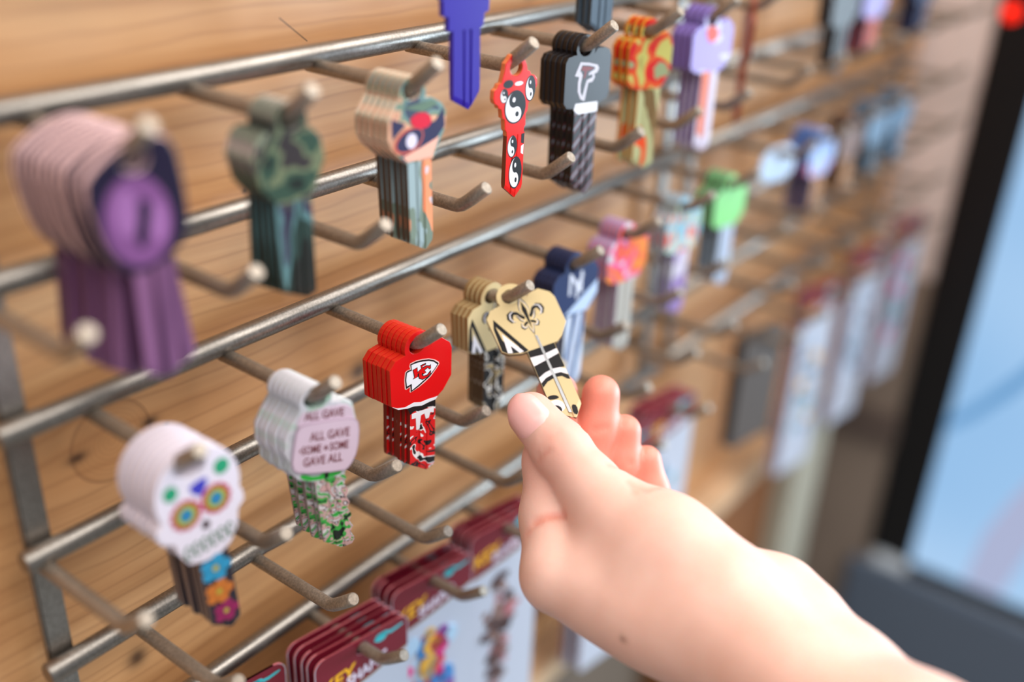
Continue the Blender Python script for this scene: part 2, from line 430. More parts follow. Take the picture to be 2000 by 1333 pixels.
# --- red key with the arrowhead emblem
def red_key(X, row, y):
    k = key_root(X, row, y)
    red = mat('red_enamel', (206, 14, 18), .22, coat=.12); edge = mat('red_orange_edge', (196, 40, 22), .3, coat=.1)
    head_part(k, OCT, red, edge)
    bl = pattern('red_black_white_print', [(0, (28, 24, 26)), (.40, (225, 222, 224)), (.455, (206, 24, 26)), (.60, (28, 24, 26)), (.66, (206, 24, 26))], 'noise', 150, (1, 1, 1), distort=1.2, seed=.31)
    blade_part(k, -2.8, 7.3, -19.6, -42.2, (1.2, .68, 3.6, -2.6), bl, mat('dark_red_edge', (120, 20, 20), .35), lean=-.1)
    halo = [(-3.06, -5.68), (-2.76, -4.76), (-0.46, -4.51), (1.76, -4.74), (4.5, -5.4), (6.88, -6.54), (8.49, -7.86), (8.66, -8.61), (7.32, -10.08), (5.34, -11.85), (3.16, -13.02), (0.6, -14.04), (-2.71, -14.77), (-3.0, -14.41), (-2.8, -12.82), (-4.44, -13.19), (-4.82, -12.79), (-4.99, -9.63), (-4.68, -7.17), (-3.92, -6.75), (-2.68, -6.75)]
    bk = [(-2.77, -5.01), (-0.46, -4.76), (1.96, -5.06), (4.5, -5.66), (6.49, -6.66), (8.3, -8.23), (8.3, -8.58), (6.92, -9.94), (4.94, -11.71), (2.57, -12.81), (0.41, -13.8), (-2.56, -14.66), (-2.74, -12.5), (-4.4, -12.95), (-4.8, -9.7), (-4.44, -7.25), (-3.63, -6.85), (-2.45, -6.91)]
    wh = [(-2.33, -5.41), (-0.18, -5.37), (2.35, -5.71), (4.51, -6.26), (6.29, -7.12), (7.8, -8.5), (6.52, -9.81), (4.54, -11.4), (2.17, -12.32), (0.21, -13.2), (-2.17, -14.1), (-2.2, -11.82), (-4.05, -12.12), (-4.32, -9.86), (-4.02, -7.57), (-3.06, -7.38), (-2.14, -7.36)]
    kb = [(-1.91, -7.18), (-0.02, -6.88), (0.06, -8.46), (1.38, -7.79), (1.08, -6.57), (3.23, -6.43), (3.33, -6.99), (1.77, -7.32), (3.44, -9.8), (2.17, -10.14), (1.18, -8.85), (0.31, -9.32), (0.21, -10.24), (-1.92, -10.53), (-1.34, -9.87)]
    kr = [(-1.62, -7.36), (-0.27, -7.11), (-0.14, -8.77), (1.61, -7.78), (1.38, -6.93), (2.94, -6.68), (1.67, -7.46), (3.15, -9.7), (2.26, -9.91), (1.18, -8.5), (-0.02, -9.21), (-0.08, -10.05), (-1.44, -10.27), (-1.11, -9.78)]
    cb = [(1.57, -7.6), (3.33, -7.33), (4.71, -7.8), (5.15, -7.51), (5.27, -8.95), (4.72, -9.19), (3.93, -8.4), (2.36, -9.08), (1.97, -9.98), (2.36, -10.64), (3.74, -10.69), (4.92, -9.7), (5.28, -9.73), (5.23, -10.76), (3.95, -11.72), (1.97, -11.9), (0.6, -11.07), (0.17, -9.88), (0.41, -8.58)]
    cr = [(1.96, -7.9), (3.33, -7.59), (4.72, -8.15), (4.95, -7.88), (5.02, -8.77), (4.62, -8.81), (3.73, -8.07), (2.16, -8.84), (1.48, -9.81), (1.97, -10.68), (3.74, -11.04), (4.93, -10.13), (4.93, -10.57), (3.75, -11.47), (1.97, -11.64), (0.8, -10.88), (0.44, -9.89), (0.7, -8.68)]
    e = prints('emblem', k, [(mat('pink_white', (232, 190, 186), .35), halo, 0), (black, bk, 1), (white, wh, 2), (black, kb, 3), (black, cb, 4), (red, kr, 5), (red, cr, 6)])
    tag(e, 'white arrowhead emblem with red letters KC')
    ww = [(-9.72, -17.3), (-7.85, -18.36), (-4.85, -19.2), (-1.29, -18.74), (1.28, -19.6), (4.41, -19.6), (7.9, -19.95), (8.1, -19.95), (7.3, -20.75), (4.68, -20.75), (1.8, -21.0), (-1.29, -20.13), (-3.8, -20.0), (-7.37, -19.1)]
    wb = [(-3.8, -20.0), (-1.29, -20.13), (1.8, -21.0), (4.68, -20.75), (7.2, -20.8), (7.0, -23.0), (4.42, -22.3), (2.33, -22.7), (-1.3, -21.9), (-2.7, -22.6)]
    dr = [(-2.2, -22.6), (1.2, -22.7), (6.6, -23.2), (6.6, -25.2), (5.2, -24.6), (4.6, -26.4), (3.4, -26.4), (2.8, -24.2), (1.4, -24.4), (0.9, -29), (-.4, -29), (-.6, -24.6), (-2.2, -24.4)]
    prints('artwork', k, [(white, ww, 0), (black, wb, 1), (white, dr, 0)], y=-.91)
    return k
stack(red_key(HX[3][2], 3, -.162), 6, 1.95, 'red key with orange edges', 'on the prong left of the hand', 'red arrowhead keys', 2, .5)

# --- black key with the silver bird emblem
def dark_key(X, row, y):
    k = key_root(X, row, y)
    ch = mat('charcoal_enamel', (48, 46, 50), .35, coat=.08); edge = mat('near_black_edge', (26, 23, 24), .25, coat=.12)
    head = ring_outline([(-4.4, -19.0), (-7.4, -18.5), (-9.0, -16.6), (-9.1, -3.7), (-7.9, -1.9), (-5.0, -1.4)],
                        [(5.6, -.2), (9.8, -.3), (12.0, -1.2), (12.9, -3.4), (13.2, -15.6), (12.2, -17.2), (10, -18), (7.8, -18.8)], 4.6)
    head_part(k, head, ch, edge)
    bl = pattern('black_red_silver_stripes', [(0, (38, 34, 38)), (.60, (130, 36, 44)), (.76, (38, 34, 38)), (.91, (130, 132, 144))], 'wave', 62, (1.6, 1, 1), rot=.5, distort=1.0, seed=.1)
    blade_part(k, -3.4, 7.4, -18.6, -46.5, (1.6, .7, 3.4, -.6), bl, edge, lean=.6)
    sil = mat('silver_print', (196, 192, 204), .35); dred = mat('dark_red_print', (120, 40, 44), .35)
    fs = [(-2.2, -3.89), (1.93, -4.51), (6.21, -5.63), (6.97, -6.85), (6.25, -8.08), (4.81, -8.4), (5.2, -9.59), (4.12, -10.93), (2.18, -11.02), (1.68, -13.09), (0.88, -16.94), (-1.16, -16.0), (-2.65, -13.35), (-2.82, -10.56), (-2.42, -8.67), (-4.5, -8.1)]
    fb = [(-1.26, -4.95), (2.04, -5.4), (4.79, -6.12), (5.12, -6.81), (2.3, -7.78), (1.9, -8.54), (3.84, -8.45), (4.08, -9.45), (2.52, -9.76), (1.35, -10.1), (0.79, -11.66), (-0.27, -15.3), (-1.29, -13.69), (-1.45, -11.06), (-0.79, -8.22), (-1.64, -7.0), (-2.12, -6.94)]
    fr = [(-1.1, -5.29), (2.07, -5.73), (4.72, -6.52), (1.98, -7.09), (1.02, -7.14), (0.5, -9.02), (-0.4, -9.56), (0.04, -7.03), (-1.69, -6.51)]
    tag(prints('emblem', k, [(sil, fs, 0), (ch, fb, 1), (dred, fr, 2)]), 'silver and dark red bird emblem')
    prints('artwork', k, [(white, [(-3.3, -17.3), (7.5, -17.9), (7.6, -21.2), (-1.8, -21.0), (-3.9, -19.4)], 0)], y=-.91)
    return k
stack(dark_key(HX[1][4], 1, -.160), 5, 2.1, 'black key with silver bird emblem', 'right of the dotted red key', 'black bird-emblem keys', 3, .8)

# --- red key with black and white swirl discs
def swirl(cx, cz, rx, rz, ang, lev=0):
    """classic two-comma disc"""
    n = 16; pts = []
    for k in range(n + 1): a = math.pi / 2 + math.pi * k / n; pts.append((math.cos(a), math.sin(a)))
    for k in range(1, n): a = -math.pi / 2 + math.pi * k / n; pts.append((.5 * math.cos(a), -.5 + .5 * math.sin(a)))
    for k in range(1, n): a = 3 * math.pi / 2 - math.pi * k / n; pts.append((.5 * math.cos(a), .5 + .5 * math.sin(a)))
    T = lambda ps: [(cx + p[0] * rx, cz + p[1] * rz) for p in xform(ps, ang)]
    return [(black, T(circle(0, 0, 1.06, n=26)), lev), (white, T([(p[0] * .97, p[1] * .97) for p in pts]), lev + 1),
            (black, T(circle(.05, -.5, .17, n=10)), lev + 2), (white, T(circle(0, .5, .16, n=10)), lev + 2)]
def swirl_key(X, row, y):
    k = key_root(X, row, y)
    red = mat('bright_red_enamel', (222, 24, 14), .22, coat=.12); edge = mat('copper_edge', (226, 128, 78), .3, metal=.3, coat=.08)
    head = [(-4.6, .6), (-4.4, 2.4), (-3.2, 3.4), (-2.3, 4.6), (0, 5.0), (2.0, 4.7), (2.6, 4.2), (3.2, 3.2), (4.4, 1.4), (4.9, -.6), (5.9, -.8), (6.6, -1.9), (8.0, -2.2), (9.0, -3.3), (9.2, -5.2), (8.5, -6.6), (7.4, -7.0), (6.9, -8.8), (5.8, -10.4), (5.6, -12.6), (4.9, -13.2), (5.0, -16.8), (4.5, -17.4), (4.3, -19.2),
            (-2.8, -19.2), (-2.9, -17.9), (-3.7, -17.0), (-3.9, -14.0), (-4.9, -13.3), (-5.3, -10.8), (-6.6, -10.2), (-6.9, -9.4), (-8.2, -8.6), (-8.7, -7.2), (-8.5, -4.9), (-7.4, -4.4), (-6.8, -3.2), (-5.6, -3.0), (-5.2, -1.4)]
    head_part(k, head, red, edge, circle(.1, .75, 2.4, 2.25, 22))
    blade_part(k, -2.6, 4.7, -18.8, -36.3, (1.0, .62, 2.8, -.2), red, mat('brown_edge', (120, 62, 40), .35), grooves=((.30, .40, .6), (.58, .64, .6)), lean=-.15)
    prints('artwork', k, swirl(.2, -10.7, 4.1, 4.7, 18) + swirl(-4.45, -6.85, 1.5, 2.0, 15) + swirl(6.2, -5.9, 2.0, 3.6, 8) +
           [(black, circle(-2.9, -3.6, 2.0, 1.2), 0), (white, circle(1.4, -3.9, 1.7, .65), 0)])
    prints('artwork', k, swirl(-.3, -22.6, 1.9, 3.2, 0) + swirl(1.4, -31.0, 2.6, 4.8, 6) + [(black, [(3.4, -19.3), (4.6, -19.2), (4.5, -22.4), (3.4, -22.0)], 0), (white, [(3.4, -23.0), (4.5, -22.6), (4.4, -25.8), (3.4, -25.2)], 0)], y=-.88)
    return k
sk = swirl_key(HX[1][3], 1, -.178); nest(sk)
tag(sk, 'red key printed with black and white swirl discs, alone on its prong', 'key')

# --- plain violet-blue key hanging into the frame from above
k = key_root(HX[0][3], 0, -.165)
blue = mat('violet_blue_enamel', (46, 25, 150), .3, coat=.1)
head_part(k, ring_outline([(-4.6, -24.5), (-4.6, -20.6), (-6.4, -20.4), (-6.6, -16.4), (-9.4, -14), (-9.8, -5), (-8, -2.2), (-4.9, -1.6)],
                          [(6, -.6), (9.6, -1), (12.6, -5), (12.4, -14), (10.2, -16.4), (10, -20.0), (8.4, -20.6), (8.2, -23.5), (7.2, -24.5)]), blue, blue)
blade_part(k, -2.9, 6.9, -24.2, -44.2, (.8, .62, 2.6, 2.2), blue, blue, grooves=((.36, .44, .45), (.60, .70, .5)), lean=.5)
tag(k, 'plain violet-blue key hanging down from above the frame', 'key')

# --- painted hexagonal key
def hex_key(X, row, y):
    k = key_root(X, row, y)
    base = pattern('painted_leaf_print', [(0, (66, 74, 96)), (.42, (112, 142, 140)), (.53, (122, 140, 118)), (.60, (226, 170, 140)), (.66, (200, 150, 124))], 'noise', 110, distort=.8, seed=.7)
    edge = pattern('pale_peach_edge', [(.3, (150, 130, 112)), (.5, (222, 208, 190)), (.68, (238, 186, 160))], 'noise', 120, soft=True, seed=.2)
    head = ring_outline([(-1.9, -19.4), (-6.9, -14.9), (-8.2, -12.0), (-8.1, -6.6), (-4.6, -1.8)], [(6.6, -2.2), (10.2, -4.2), (11.9, -6.6), (11.7, -11.2), (7.2, -19.4)], 4.6, (.1, -.4))
    head_part(k, head, base, edge)
    bl = pattern('teal_orange_blade', [(0, (92, 96, 92)), (.36, (150, 170, 176)), (.5, (116, 132, 120)), (.58, (236, 150, 110)), (.68, (206, 196, 206))], 'noise', 90, (1.5, 1, .55), distort=.6, seed=1.9)
    blade_part(k, -1.6, 6.6, -19.0, -43.6, (.9, .7, 2.3, .2), bl, mat('dark_brown_edge', (72, 58, 50), .4), lean=.9)
    red = mat('crimson_print', (206, 28, 58), .35); navy = mat('navy_print', (48, 46, 80), .35); peach = mat('peach_print', (236, 176, 158), .35)
    prints('artwork', k, [(navy, [(-7.0, -6.4), (-2.2, -8.4), (-6.8, -12.1)], 0), (mat('green_print', (98, 122, 104), .4), [(-3.4, -3.9), (6.9, -2.9), (8.9, -4.3), (3.7, -5.9)], 0),
        (navy, [(-6.0, -14.6), (-1, -10.4), (8.0, -8.9), (10.9, -5.4), (11.3, -10.8), (7.5, -14.6), (3.1, -15.8), (-3.3, -17.2)], 0), (peach, [(-3.3, -17.2), (3.1, -15.5), (9.3, -13.4), (7.0, -18.6), (-1.7, -18.9)], 1),
        (mat('rust_print', (196, 92, 74), .4), xform(circle(0, 0, 5.2, 3.3, 24), 18, 1, -1.2, -13.0), 2), (navy, xform(circle(0, 0, 4.6, 2.7, 24), 18, 1, -1.0, -12.9), 3), (mat('pale_lilac_print', (214, 206, 228), .35), circle(-.35, -13.2, 1.9, 2.1), 4),
        (red, smooth_poly([(-1.1, -7.31), (1.55, -5.81), (5.29, -6.13), (6.93, -8.49), (5.3, -10.39), (2.06, -10.32), (-0.06, -9.14)]), 3)])
    return k
stack(hex_key(HX[1][2], 1, -.165), 6, 2.2, 'painted teal and peach key with crimson patch', 'left of the violet key', 'painted patch keys', 4, 1.2)

# --- camouflage key
CAMO = pattern('camouflage_print', [(0, (30, 38, 34)), (.40, (50, 72, 60)), (.50, (104, 112, 86)), (.56, (52, 46, 48)), (.66, (126, 132, 112))], 'noise', 80, distort=.9, seed=3.3)
def camo_key(X, row, y):
    k = key_root(X, row, y)
    edge = pattern('grey_green_edge', [(.35, (60, 68, 62)), (.5, (128, 132, 124)), (.62, (200, 188, 182))], 'noise', 130, soft=True, seed=.4)
    head = ring_outline(smooth_poly([(-4.6, -19.6), (-9.0, -14.6), (-10.9, -8.0), (-9.4, -3.2), (-7.5, -1.6)], 0), [(6.4, -2.6), (8.4, -5.2), (9.2, -10.2), (7.2, -15), (4.9, -19.4)], 4.6)
    head_part(k, head, CAMO, edge)
    bl = pattern('camouflage_blade', [(0, (30, 34, 32)), (.46, (40, 58, 54)), (.55, (84, 118, 122)), (.62, (54, 48, 70)), (.70, (96, 104, 92))], 'noise', 90, (1.6, 1, .5), seed=5.1)
    blade_part(k, -5.2, 4.9, -19.0, -44.8, (2.6, .75, .8, 0), bl, mat('black_green_edge', (36, 40, 38), .4), lean=.2)
    return k
stack(camo_key(HX[1][1], 1, -.168), 5, 1.95, 'dark green camouflage key', 'second prong from the left in the top row', 'camouflage keys', 5, 2.5)

# --- purple keys, fanned out, nearest the lens
def purple_key(X, row, y):
    k = key_root(X, row, y, 10)
    dk = mat('dark_navy_violet', (30, 24, 48), .35, coat=.08); edge = mat('pale_pink_edge', (228, 194, 200), .35, coat=.1); pur = mat('orchid_print', (118, 72, 124), .4)
    o = smooth_poly([(-11.4, -3.6), (-7.5, .6), (-1.3, 4.2), (4.0, 5.0), (8.9, 3.4), (10.4, -7.8), (10.3, -17.5), (5.9, -22), (-.7, -24.6), (-5.7, -23.1), (-9.2, -15.7)], 1)
    head_part(k, o, dk, edge)
    bl = pattern('violet_blade', [(0, (50, 30, 52)), (.5, (96, 62, 96)), (.62, (124, 82, 120))], 'noise', 60, (3, 1, .3), soft=True)
    blade_part(k, -3.2, 5.0, -23, -49, (1.0, .6, 1.6, .6), bl, mat('plum_edge', (84, 52, 78), .4), grooves=((.42, .60, .4),))
    prints('artwork', k, [(pur, xform(circle(0, 0, 7.4, 10.0, 28), 4, 1, -.6, -12.6), 0), (mat('pale_orchid', (146, 96, 152), .4), circle(-2.9, -10.5, 2.6, 5.2), 1), (mat('pale_orchid', (146, 96, 152), .4), circle(3.6, -13.6, 2.0, 4.4), 1),
        (dk, smooth_poly([(-.6, -8.4), (1.8, -8.0), (2.6, -11.0), (1.4, -14.2), (.2, -18.6), (-1.4, -18.2), (-1.6, -14.6), (-.4, -11.6)]), 2)])
    return k
stack(purple_key(HX[1][0], 1, -.175), 11, 2.55, 'purple key with pale pink edge', 'leftmost fanned bunch in the top row', 'purple keys', 6, 3, swings=[-7, -6.5, 5, 6, 4, 6.5, 5, 4, 6, 5, 4.5])

# --- sugar skull key
def flower(cx, cz, r, n=5, rot=0):
    return [circle(cx + r * .62 * math.cos(rot + 2 * math.pi * i / n), cz + r * .62 * math.sin(rot + 2 * math.pi * i / n), r * .42, n=12) for i in range(n)]
def skull_key(X, row, y):
    k = key_root(X, row, y, PSI, -3)
    sh = mat('shell_white', (214, 206, 220), .35, coat=.08)
    top = [(3.0 + 11.4 * math.cos(a), -8.2 + 12.6 * math.sin(a)) for a in [math.radians(200 - 220 * i / 22) for i in range(23)]]
    o = top + [(14.0, -12.6), (14.6, -14.0), (14.6, -16.6), (12.6, -18.6), (11.8, -23.4), (9.4, -27.4), (6.0, -29.4), (1.2, -29.6), (-2.6, -28.2), (-4.9, -23.4), (-5.4, -20.4), (-8.2, -19.0), (-9.4, -16.8), (-9.2, -14.6), (-7.4, -13.2)]
    head_part(k, o, sh, sh, [(1.9 + 4.2 * math.cos(a), -.5 + 2.9 * math.sin(a)) for a in [2 * math.pi * i / 20 for i in range(20)]])
    bl = mat('black_ground', (44, 40, 50), .35)
    blade_part(k, .1, 8.3, -28.8, -52.0, (1.4, .66, 2.8, -.6), bl, mat('grey_brown_edge', (124, 108, 104), .4), lean=.3)
    Y, R, B, G, D = mat('mustard_print', (168, 158, 60), .4), mat('rose_red_print', (180, 52, 86), .4), mat('sky_blue_print', (48, 112, 172), .4), mat('emerald_print', (38, 146, 106), .4), mat('ink_print', (52, 30, 36), .4)
    L = []
    for cx, cz in ((-1.1, -13.4), (7.2, -12.4)):
        for i in range(12): L.append((R, circle(cx + 3.3 * math.cos(i * math.pi / 6), cz + 3.6 * math.sin(i * math.pi / 6), 1.0, n=10), 0))
        L += [(R, circle(cx, cz, 3.4, 3.7), 0), (Y, circle(cx, cz, 2.9, 3.2), 1), (G, circle(cx, cz, 1.9, 2.1), 2), (B, circle(cx, cz, 1.3, 1.6), 3)]
    L += [(G, circle(-4.0, -5.6, 1.9, 2.2), 0), (G, circle(9.9, -3.9, 2.1, 2.3), 0), (mat('royal_blue_print', (58, 58, 172), .4), smooth_poly([(2.2, -5.2), (6.3, -4.9), (4.7, -8.6), (3.2, -10.2), (.3, -6.6)], 1), 0),
          (D, smooth_poly([(3.3, -16.6), (5.0, -18.8), (3.6, -20.2), (2.0, -19.4)], 1), 0)]
    for i in range(6):
        x = -2.2 + i * 2.35; z = -24.8 + .30 * i
        L += [(mat('tooth_green_print', (62, 104, 78), .4), circle(x, z, 1.15, 2.3, 12), 0), (sh, circle(x + .15, z, .62, 1.7, 10), 1)]
    prints('artwork', k, L)
    L = []
    for c, cz, cx, r in ((mat('turquoise_print', (46, 140, 184), .4), -33.2, 4.0, 4.3), (mat('orange_print', (190, 110, 46), .4), -41.0, 3.9, 4.0), (mat('magenta_print', (140, 34, 88), .4), -48.2, 4.9, 3.6)):
        for p in flower(cx, cz, r): L.append((c, p, 0))
        L.append((Y, circle(cx, cz, r * .22, n=10), 1))
    prints('artwork', k, L, y=-.88)
    return k
stack(skull_key(HX[3][0], 3, -.168), 7, 2.3, 'white sugar skull key with flowered eyes', 'lower left prong of the wire rack', 'sugar skull keys', 7, .8)

# --- dog-tag key with lettering
def tag_key(X, row, y):
    k = key_root(X, row, y, 24, -1)
    base = pattern('green_pink_camouflage', [(0, (34, 40, 36)), (.36, (62, 158, 70)), (.46, (196, 158, 158)), (.54, (40, 46, 44)), (.57, (206, 198, 204)), (.63, (58, 160, 68))], 'noise', 210, distort=1.4, seed=2.2)
    edge = pattern('pale_grey_edge', [(.3, (172, 180, 186)), (.5, (206, 204, 214)), (.7, (150, 190, 168))], 'noise', 140, soft=True, seed=1.2)
    o = ring_outline([(-2.0, -25.6), (-6.2, -23.6), (-8.6, -20.0), (-8.4, -17.4), (-9.4, -14.0), (-9.0, -9.4), (-7.0, -5.6), (-4.6, -2.0)], [(5.2, -1.4), (8.4, -1.6), (10.6, -3.2), (11.4, -8.6), (12.0, -10.6), (10.9, -18.2), (8.2, -23.6), (7.0, -25.6)], 4.7)
    head_part(k, o, edge, edge)
    blade_part(k, -1.8, 7.4, -22.6, -49.6, (2.4, .62, 1.6, -1.2), base, mat('grey_lilac_edge', (150, 138, 146), .4), teeth=[0, .3, .9, .5, 0, .6, 1.1, .4], lean=1.8)
    tg = mat('tag_lilac', (206, 184, 202), .35, coat=.2); sh = mat('tag_rim', (168, 146, 164), .35)
    t1 = smooth_poly([(-4.2, -3.0), (-1.8, -2.6), (4.9, -2.5), (10.3, -3.2), (11.0, -8.8), (-2.4, -7.0), (-5.8, -7.0)], 1)
    t2 = smooth_poly([(-5.6, -6.3), (-2.4, -6.0), (5, -6.6), (10.6, -7.4), (12.2, -9.6), (11.3, -18.3), (8.6, -23.2), (6.2, -23.9), (-6.2, -21.2), (-8.2, -18.8), (-7.0, -12.2)], 1)
    bm = bmesh.new(); add_poly(bm, t1, -1.25, -.9, 0); add_poly(bm, scaled(t2, 1.0, 1.0), -1.75, -.9, 1); add_poly(bm, scaled(t2, .965, .965), -1.79, -1.7, 0)
    o = link('artwork', bm_mesh('artwork', bm), k, [tg, sh]); o['label'] = 'two overlapping pale dog tags'
    brown = mat('maroon_lettering', (112, 52, 60), .5)
    for txt, c, s in (('ALL GAVE', (3.4, -10.9), 3.9), ('\u2022SOME    SOME', (1.5, -14.7), 3.6), ('GAVE ALL', (.9, -18.5), 3.9)):
        text_obj('lettering', txt, s, c, k, brown, y=-1.82, rot=-6, sx=.66 if s > 3.7 else .6, bold=.06)
    star = [(math.cos(math.pi / 2 + i * math.pi / 5) * (1.0 if i % 2 == 0 else .42) + 2.0, math.sin(math.pi / 2 + i * math.pi / 5) * (1.1 if i % 2 == 0 else .45) - 14.75) for i in range(10)]
    prints('emblem', k, [(brown, star, 0)], y=-1.80)
    text_obj('lettering', 'ALL GAVE', 3.6, (2.4, -4.5), k, brown, y=-1.28, rot=-6, sx=.7, bold=.06)
    prints('artwork', k, [(mat('leaf_green_print', (52, 172, 66), .35), smooth_poly([(-5.2, -21.8), (-1, -24.4), (2, -22.8), (6.4, -24.0), (6.0, -25.4), (-1.9, -25.4), (-5.8, -23.4)], 1), 0), (black, smooth_poly([(1.4, -23.2), (2.6, -23.4), (2.4, -25.4), (1.2, -25.4)], 1), 1)])
    return k
stack(tag_key(HX[3][1], 3, -.168), 7, 2.0, 'pale dog-tag key with camouflage blade', 'on the prong between skull and red keys', 'dog-tag keys', 8, .9)

# --- gold key with the lily emblem
GOLD = mat('gold_enamel', (200, 181, 138), .3, coat=.1); GEDGE = mat('gold_brown_edge', (158, 132, 92), .35, metal=.3)
LILY = [(0, 7.2), (1.2, 4.6), (1.5, 2.6), (1.0, .4), (1.9, .9), (2.6, 2.6), (4.0, 3.3), (5.4, 2.6), (5.8, 1.0), (5.0, -.6), (3.8, -.7), (3.4, .2), (4.2, .4), (4.3, 1.2), (3.6, 1.6), (2.9, .9), (2.4, -.6), (1.5, -1.6), (2.5, -1.8), (2.9, -3.0), (2.2, -4.0), (1.3, -3.7), (.9, -3.0), (.6, -4.6), (0, -6.4)]
LILY = LILY + [(-x, z) for x, z in LILY[-2:0:-1]]
def gold_key(root, held=False):
    head_part(root, OCT, GOLD, GEDGE)
    bl = GOLD if held else pattern('gold_black_white_blade', [(0, (26, 24, 26)), (.50, (200, 196, 190)), (.56, (30, 30, 40)), (.63, (180, 160, 118)), (.68, (26, 24, 26))], 'noise', 170, distort=1.0, seed=.5)
    blade_part(root, -2.2, 7.2, -19.6, -42.6, (.4, .66, 3.4, .4), bl, mat('dark_gold_edge', (88, 74, 60), .4), grooves=((.46, .60, .3),))
    if held:
        W = white
        L = [(black, [(-2.1, -19.9), (7.1, -19.9), (7.1, -22.0), (2, -22.6), (-2.1, -22.2)], 0), (W, [(-2.1, -22.2), (2, -22.6), (7.1, -22.0), (7.1, -23.8), (3, -24.6), (-2.1, -25.4)], 0),
             (black, [(-2.1, -25.4), (3, -24.6), (7.1, -23.8), (7.1, -28.8), (3, -28.2), (-2.1, -29.6)], 0), (W, [(-2.1, -29.6), (0, -28.7), (3, -28.2), (5.6, -28.5), (7.1, -29.6), (7.1, -31.6), (5.2, -30.2), (3, -29.9), (0, -30.4), (-2.1, -31.6)], 0),
             (black, [(-2.1, -31.6), (0, -30.4), (3, -29.9), (5.2, -30.2), (7.1, -31.8), (7.1, -33.4), (6.2, -32.9), (5, -31.5), (3, -31.2), (0, -31.8), (-2.1, -33.2)], 0),
             (black, smooth_poly([(-2.1, -36.4), (.4, -36.6), (1.6, -38.0), (.2, -38.2), (-2.1, -37.6)], 1), 0), (W, smooth_poly([(-2.1, -38.2), (.6, -38.4), (2.2, -40.2), (1.6, -42.6), (-2.1, -42.4)], 1), 0),
             (black, smooth_poly([(-1.9, -40.2), (-.2, -40.0), (.9, -41.6), (.2, -42.9), (-2.0, -42.4)], 1), 1), (black, smooth_poly([(4.0, -41.4), (5.6, -42.2), (4.9, -45.4), (3.4, -44.4)], 1), 0)]
        prints('artwork', root, L, y=-.88)
        prints('artwork', root, [(mat('bare_groove_metal', (206, 208, 212), .25, metal=.9), [(2.25, -15.2), (3.05, -15.8), (3.2, -44.0), (2.3, -43.6)], 3)], y=-.95)
    dx, dz = 2.4, -8.2
    lay = [(black, xform(scaled(LILY, 1.14, 1.10), 0, .98, dx, dz), 0), (white, xform(scaled(LILY, 1.0), 0, .98, dx, dz), 1), (mat('gold_print', (206, 184, 136), .4), xform(scaled(LILY, .92, .93), 0, .98, dx, dz), 2),
           (black, xform([(0, 5.8), (.8, 2.6), (.45, -.8), (0, -5.2), (-.45, -.8), (-.8, 2.6)], 0, .98, dx, dz), 3)]
    for s in (1, -1):
        lay += [(black, xform([(s * a, b) for a, b in [(.7, .0), (1.7, 1.1), (2.6, 2.6), (3.9, 3.0), (5.0, 2.4), (5.3, 1.0), (4.8, -.2), (4.6, 1.0), (4.0, 1.9), (3.0, 1.5), (2.3, .2), (1.2, -.9)]], 0, .98, dx, dz), 3),
                (black, xform([(s * a, b) for a, b in [(.5, -1.6), (1.6, -2.0), (2.3, -2.8), (1.8, -3.4), (1.2, -2.8), (.5, -2.6)]], 0, .98, dx, dz), 3)]
    tag(prints('emblem', root, lay), 'black and white lily emblem')
    prints('artwork', root, [(black, [(-8.4, -5.6), (-1.6, -19.6), (-3.0, -19.8), (-8.0, -18.6), (-9.7, -17.0), (-9.5, -9)], 0), (GOLD, [(-8.6, -8.2), (-4.0, -17.6), (-6.6, -16.4), (-8.2, -13.6)], 1),
        (white, [(-7.6, -11.4), (-3.2, -19.4), (-4.6, -19.5), (-6.5, -16.0), (-6.7, -18.8), (-8.2, -18.3)], 2)])
    return root
g0 = gold_key(key_root(HX[3][3], 3, -.135))
gs = stack(g0, 4, 2.0, 'gold key with dark striped blade', 'hanging behind the hand-held gold key', 'gold lily keys', 9, 1.2)
held = empty('printed_key', P(1.1207, -.1724, -.6311))
held.rotation_mode = 'QUATERNION'
held.rotation_quaternion = Matrix(((.80647, .4917, .32839), (-.54165, .39163, .74381), (.23713, -.77773, .58216))).to_quaternion()
gold_key(held, held=True); nest(held)
tag(held, 'gold lily key pulled out and held between thumb and finger', 'key')

# --- navy key with white monogram
def navy_key(X, row, y):
    k = key_root(X, row, y)
    nv = mat('navy_enamel', (42, 56, 96), .35, coat=.08); ed = mat('deep_navy_edge', (32, 38, 66), .35)
    head_part(k, OCT, nv, ed)
    bl = pattern('ice_blue_stripes', [(0, (60, 82, 128)), (.3, (172, 194, 226)), (.7, (206, 218, 238))], 'wave', 30, (2.5, 1, .6), rot=1.0, distort=1.0)
    blade_part(k, -2.6, 7.6, -19.4, -47.6, (1.4, .6, 2.8, -.4), bl, ed)
    wt = mat('ice_white_print', (206, 214, 232), .4)
    text_obj('lettering', 'N', 12, (1.4, -7.6), k, wt, y=-.93, sx=.9, bold=.15); text_obj('lettering', 'Y', 12.5, (2.2, -9.4), k, wt, y=-.96, sx=.85, bold=.1)
    prints('artwork', k, [(mat('ice_blue_print', (176, 198, 230), .4), [(-3.6, -19.0), (13.4, -8.4), (13.4, -13.6), (8.4, -19.6)], 0)])
    return k
stack(navy_key(HX[3][4], 3, -.158), 5, 1.95, 'navy key with white monogram', 'behind the held gold key', 'navy monogram keys', 10, 1.5)

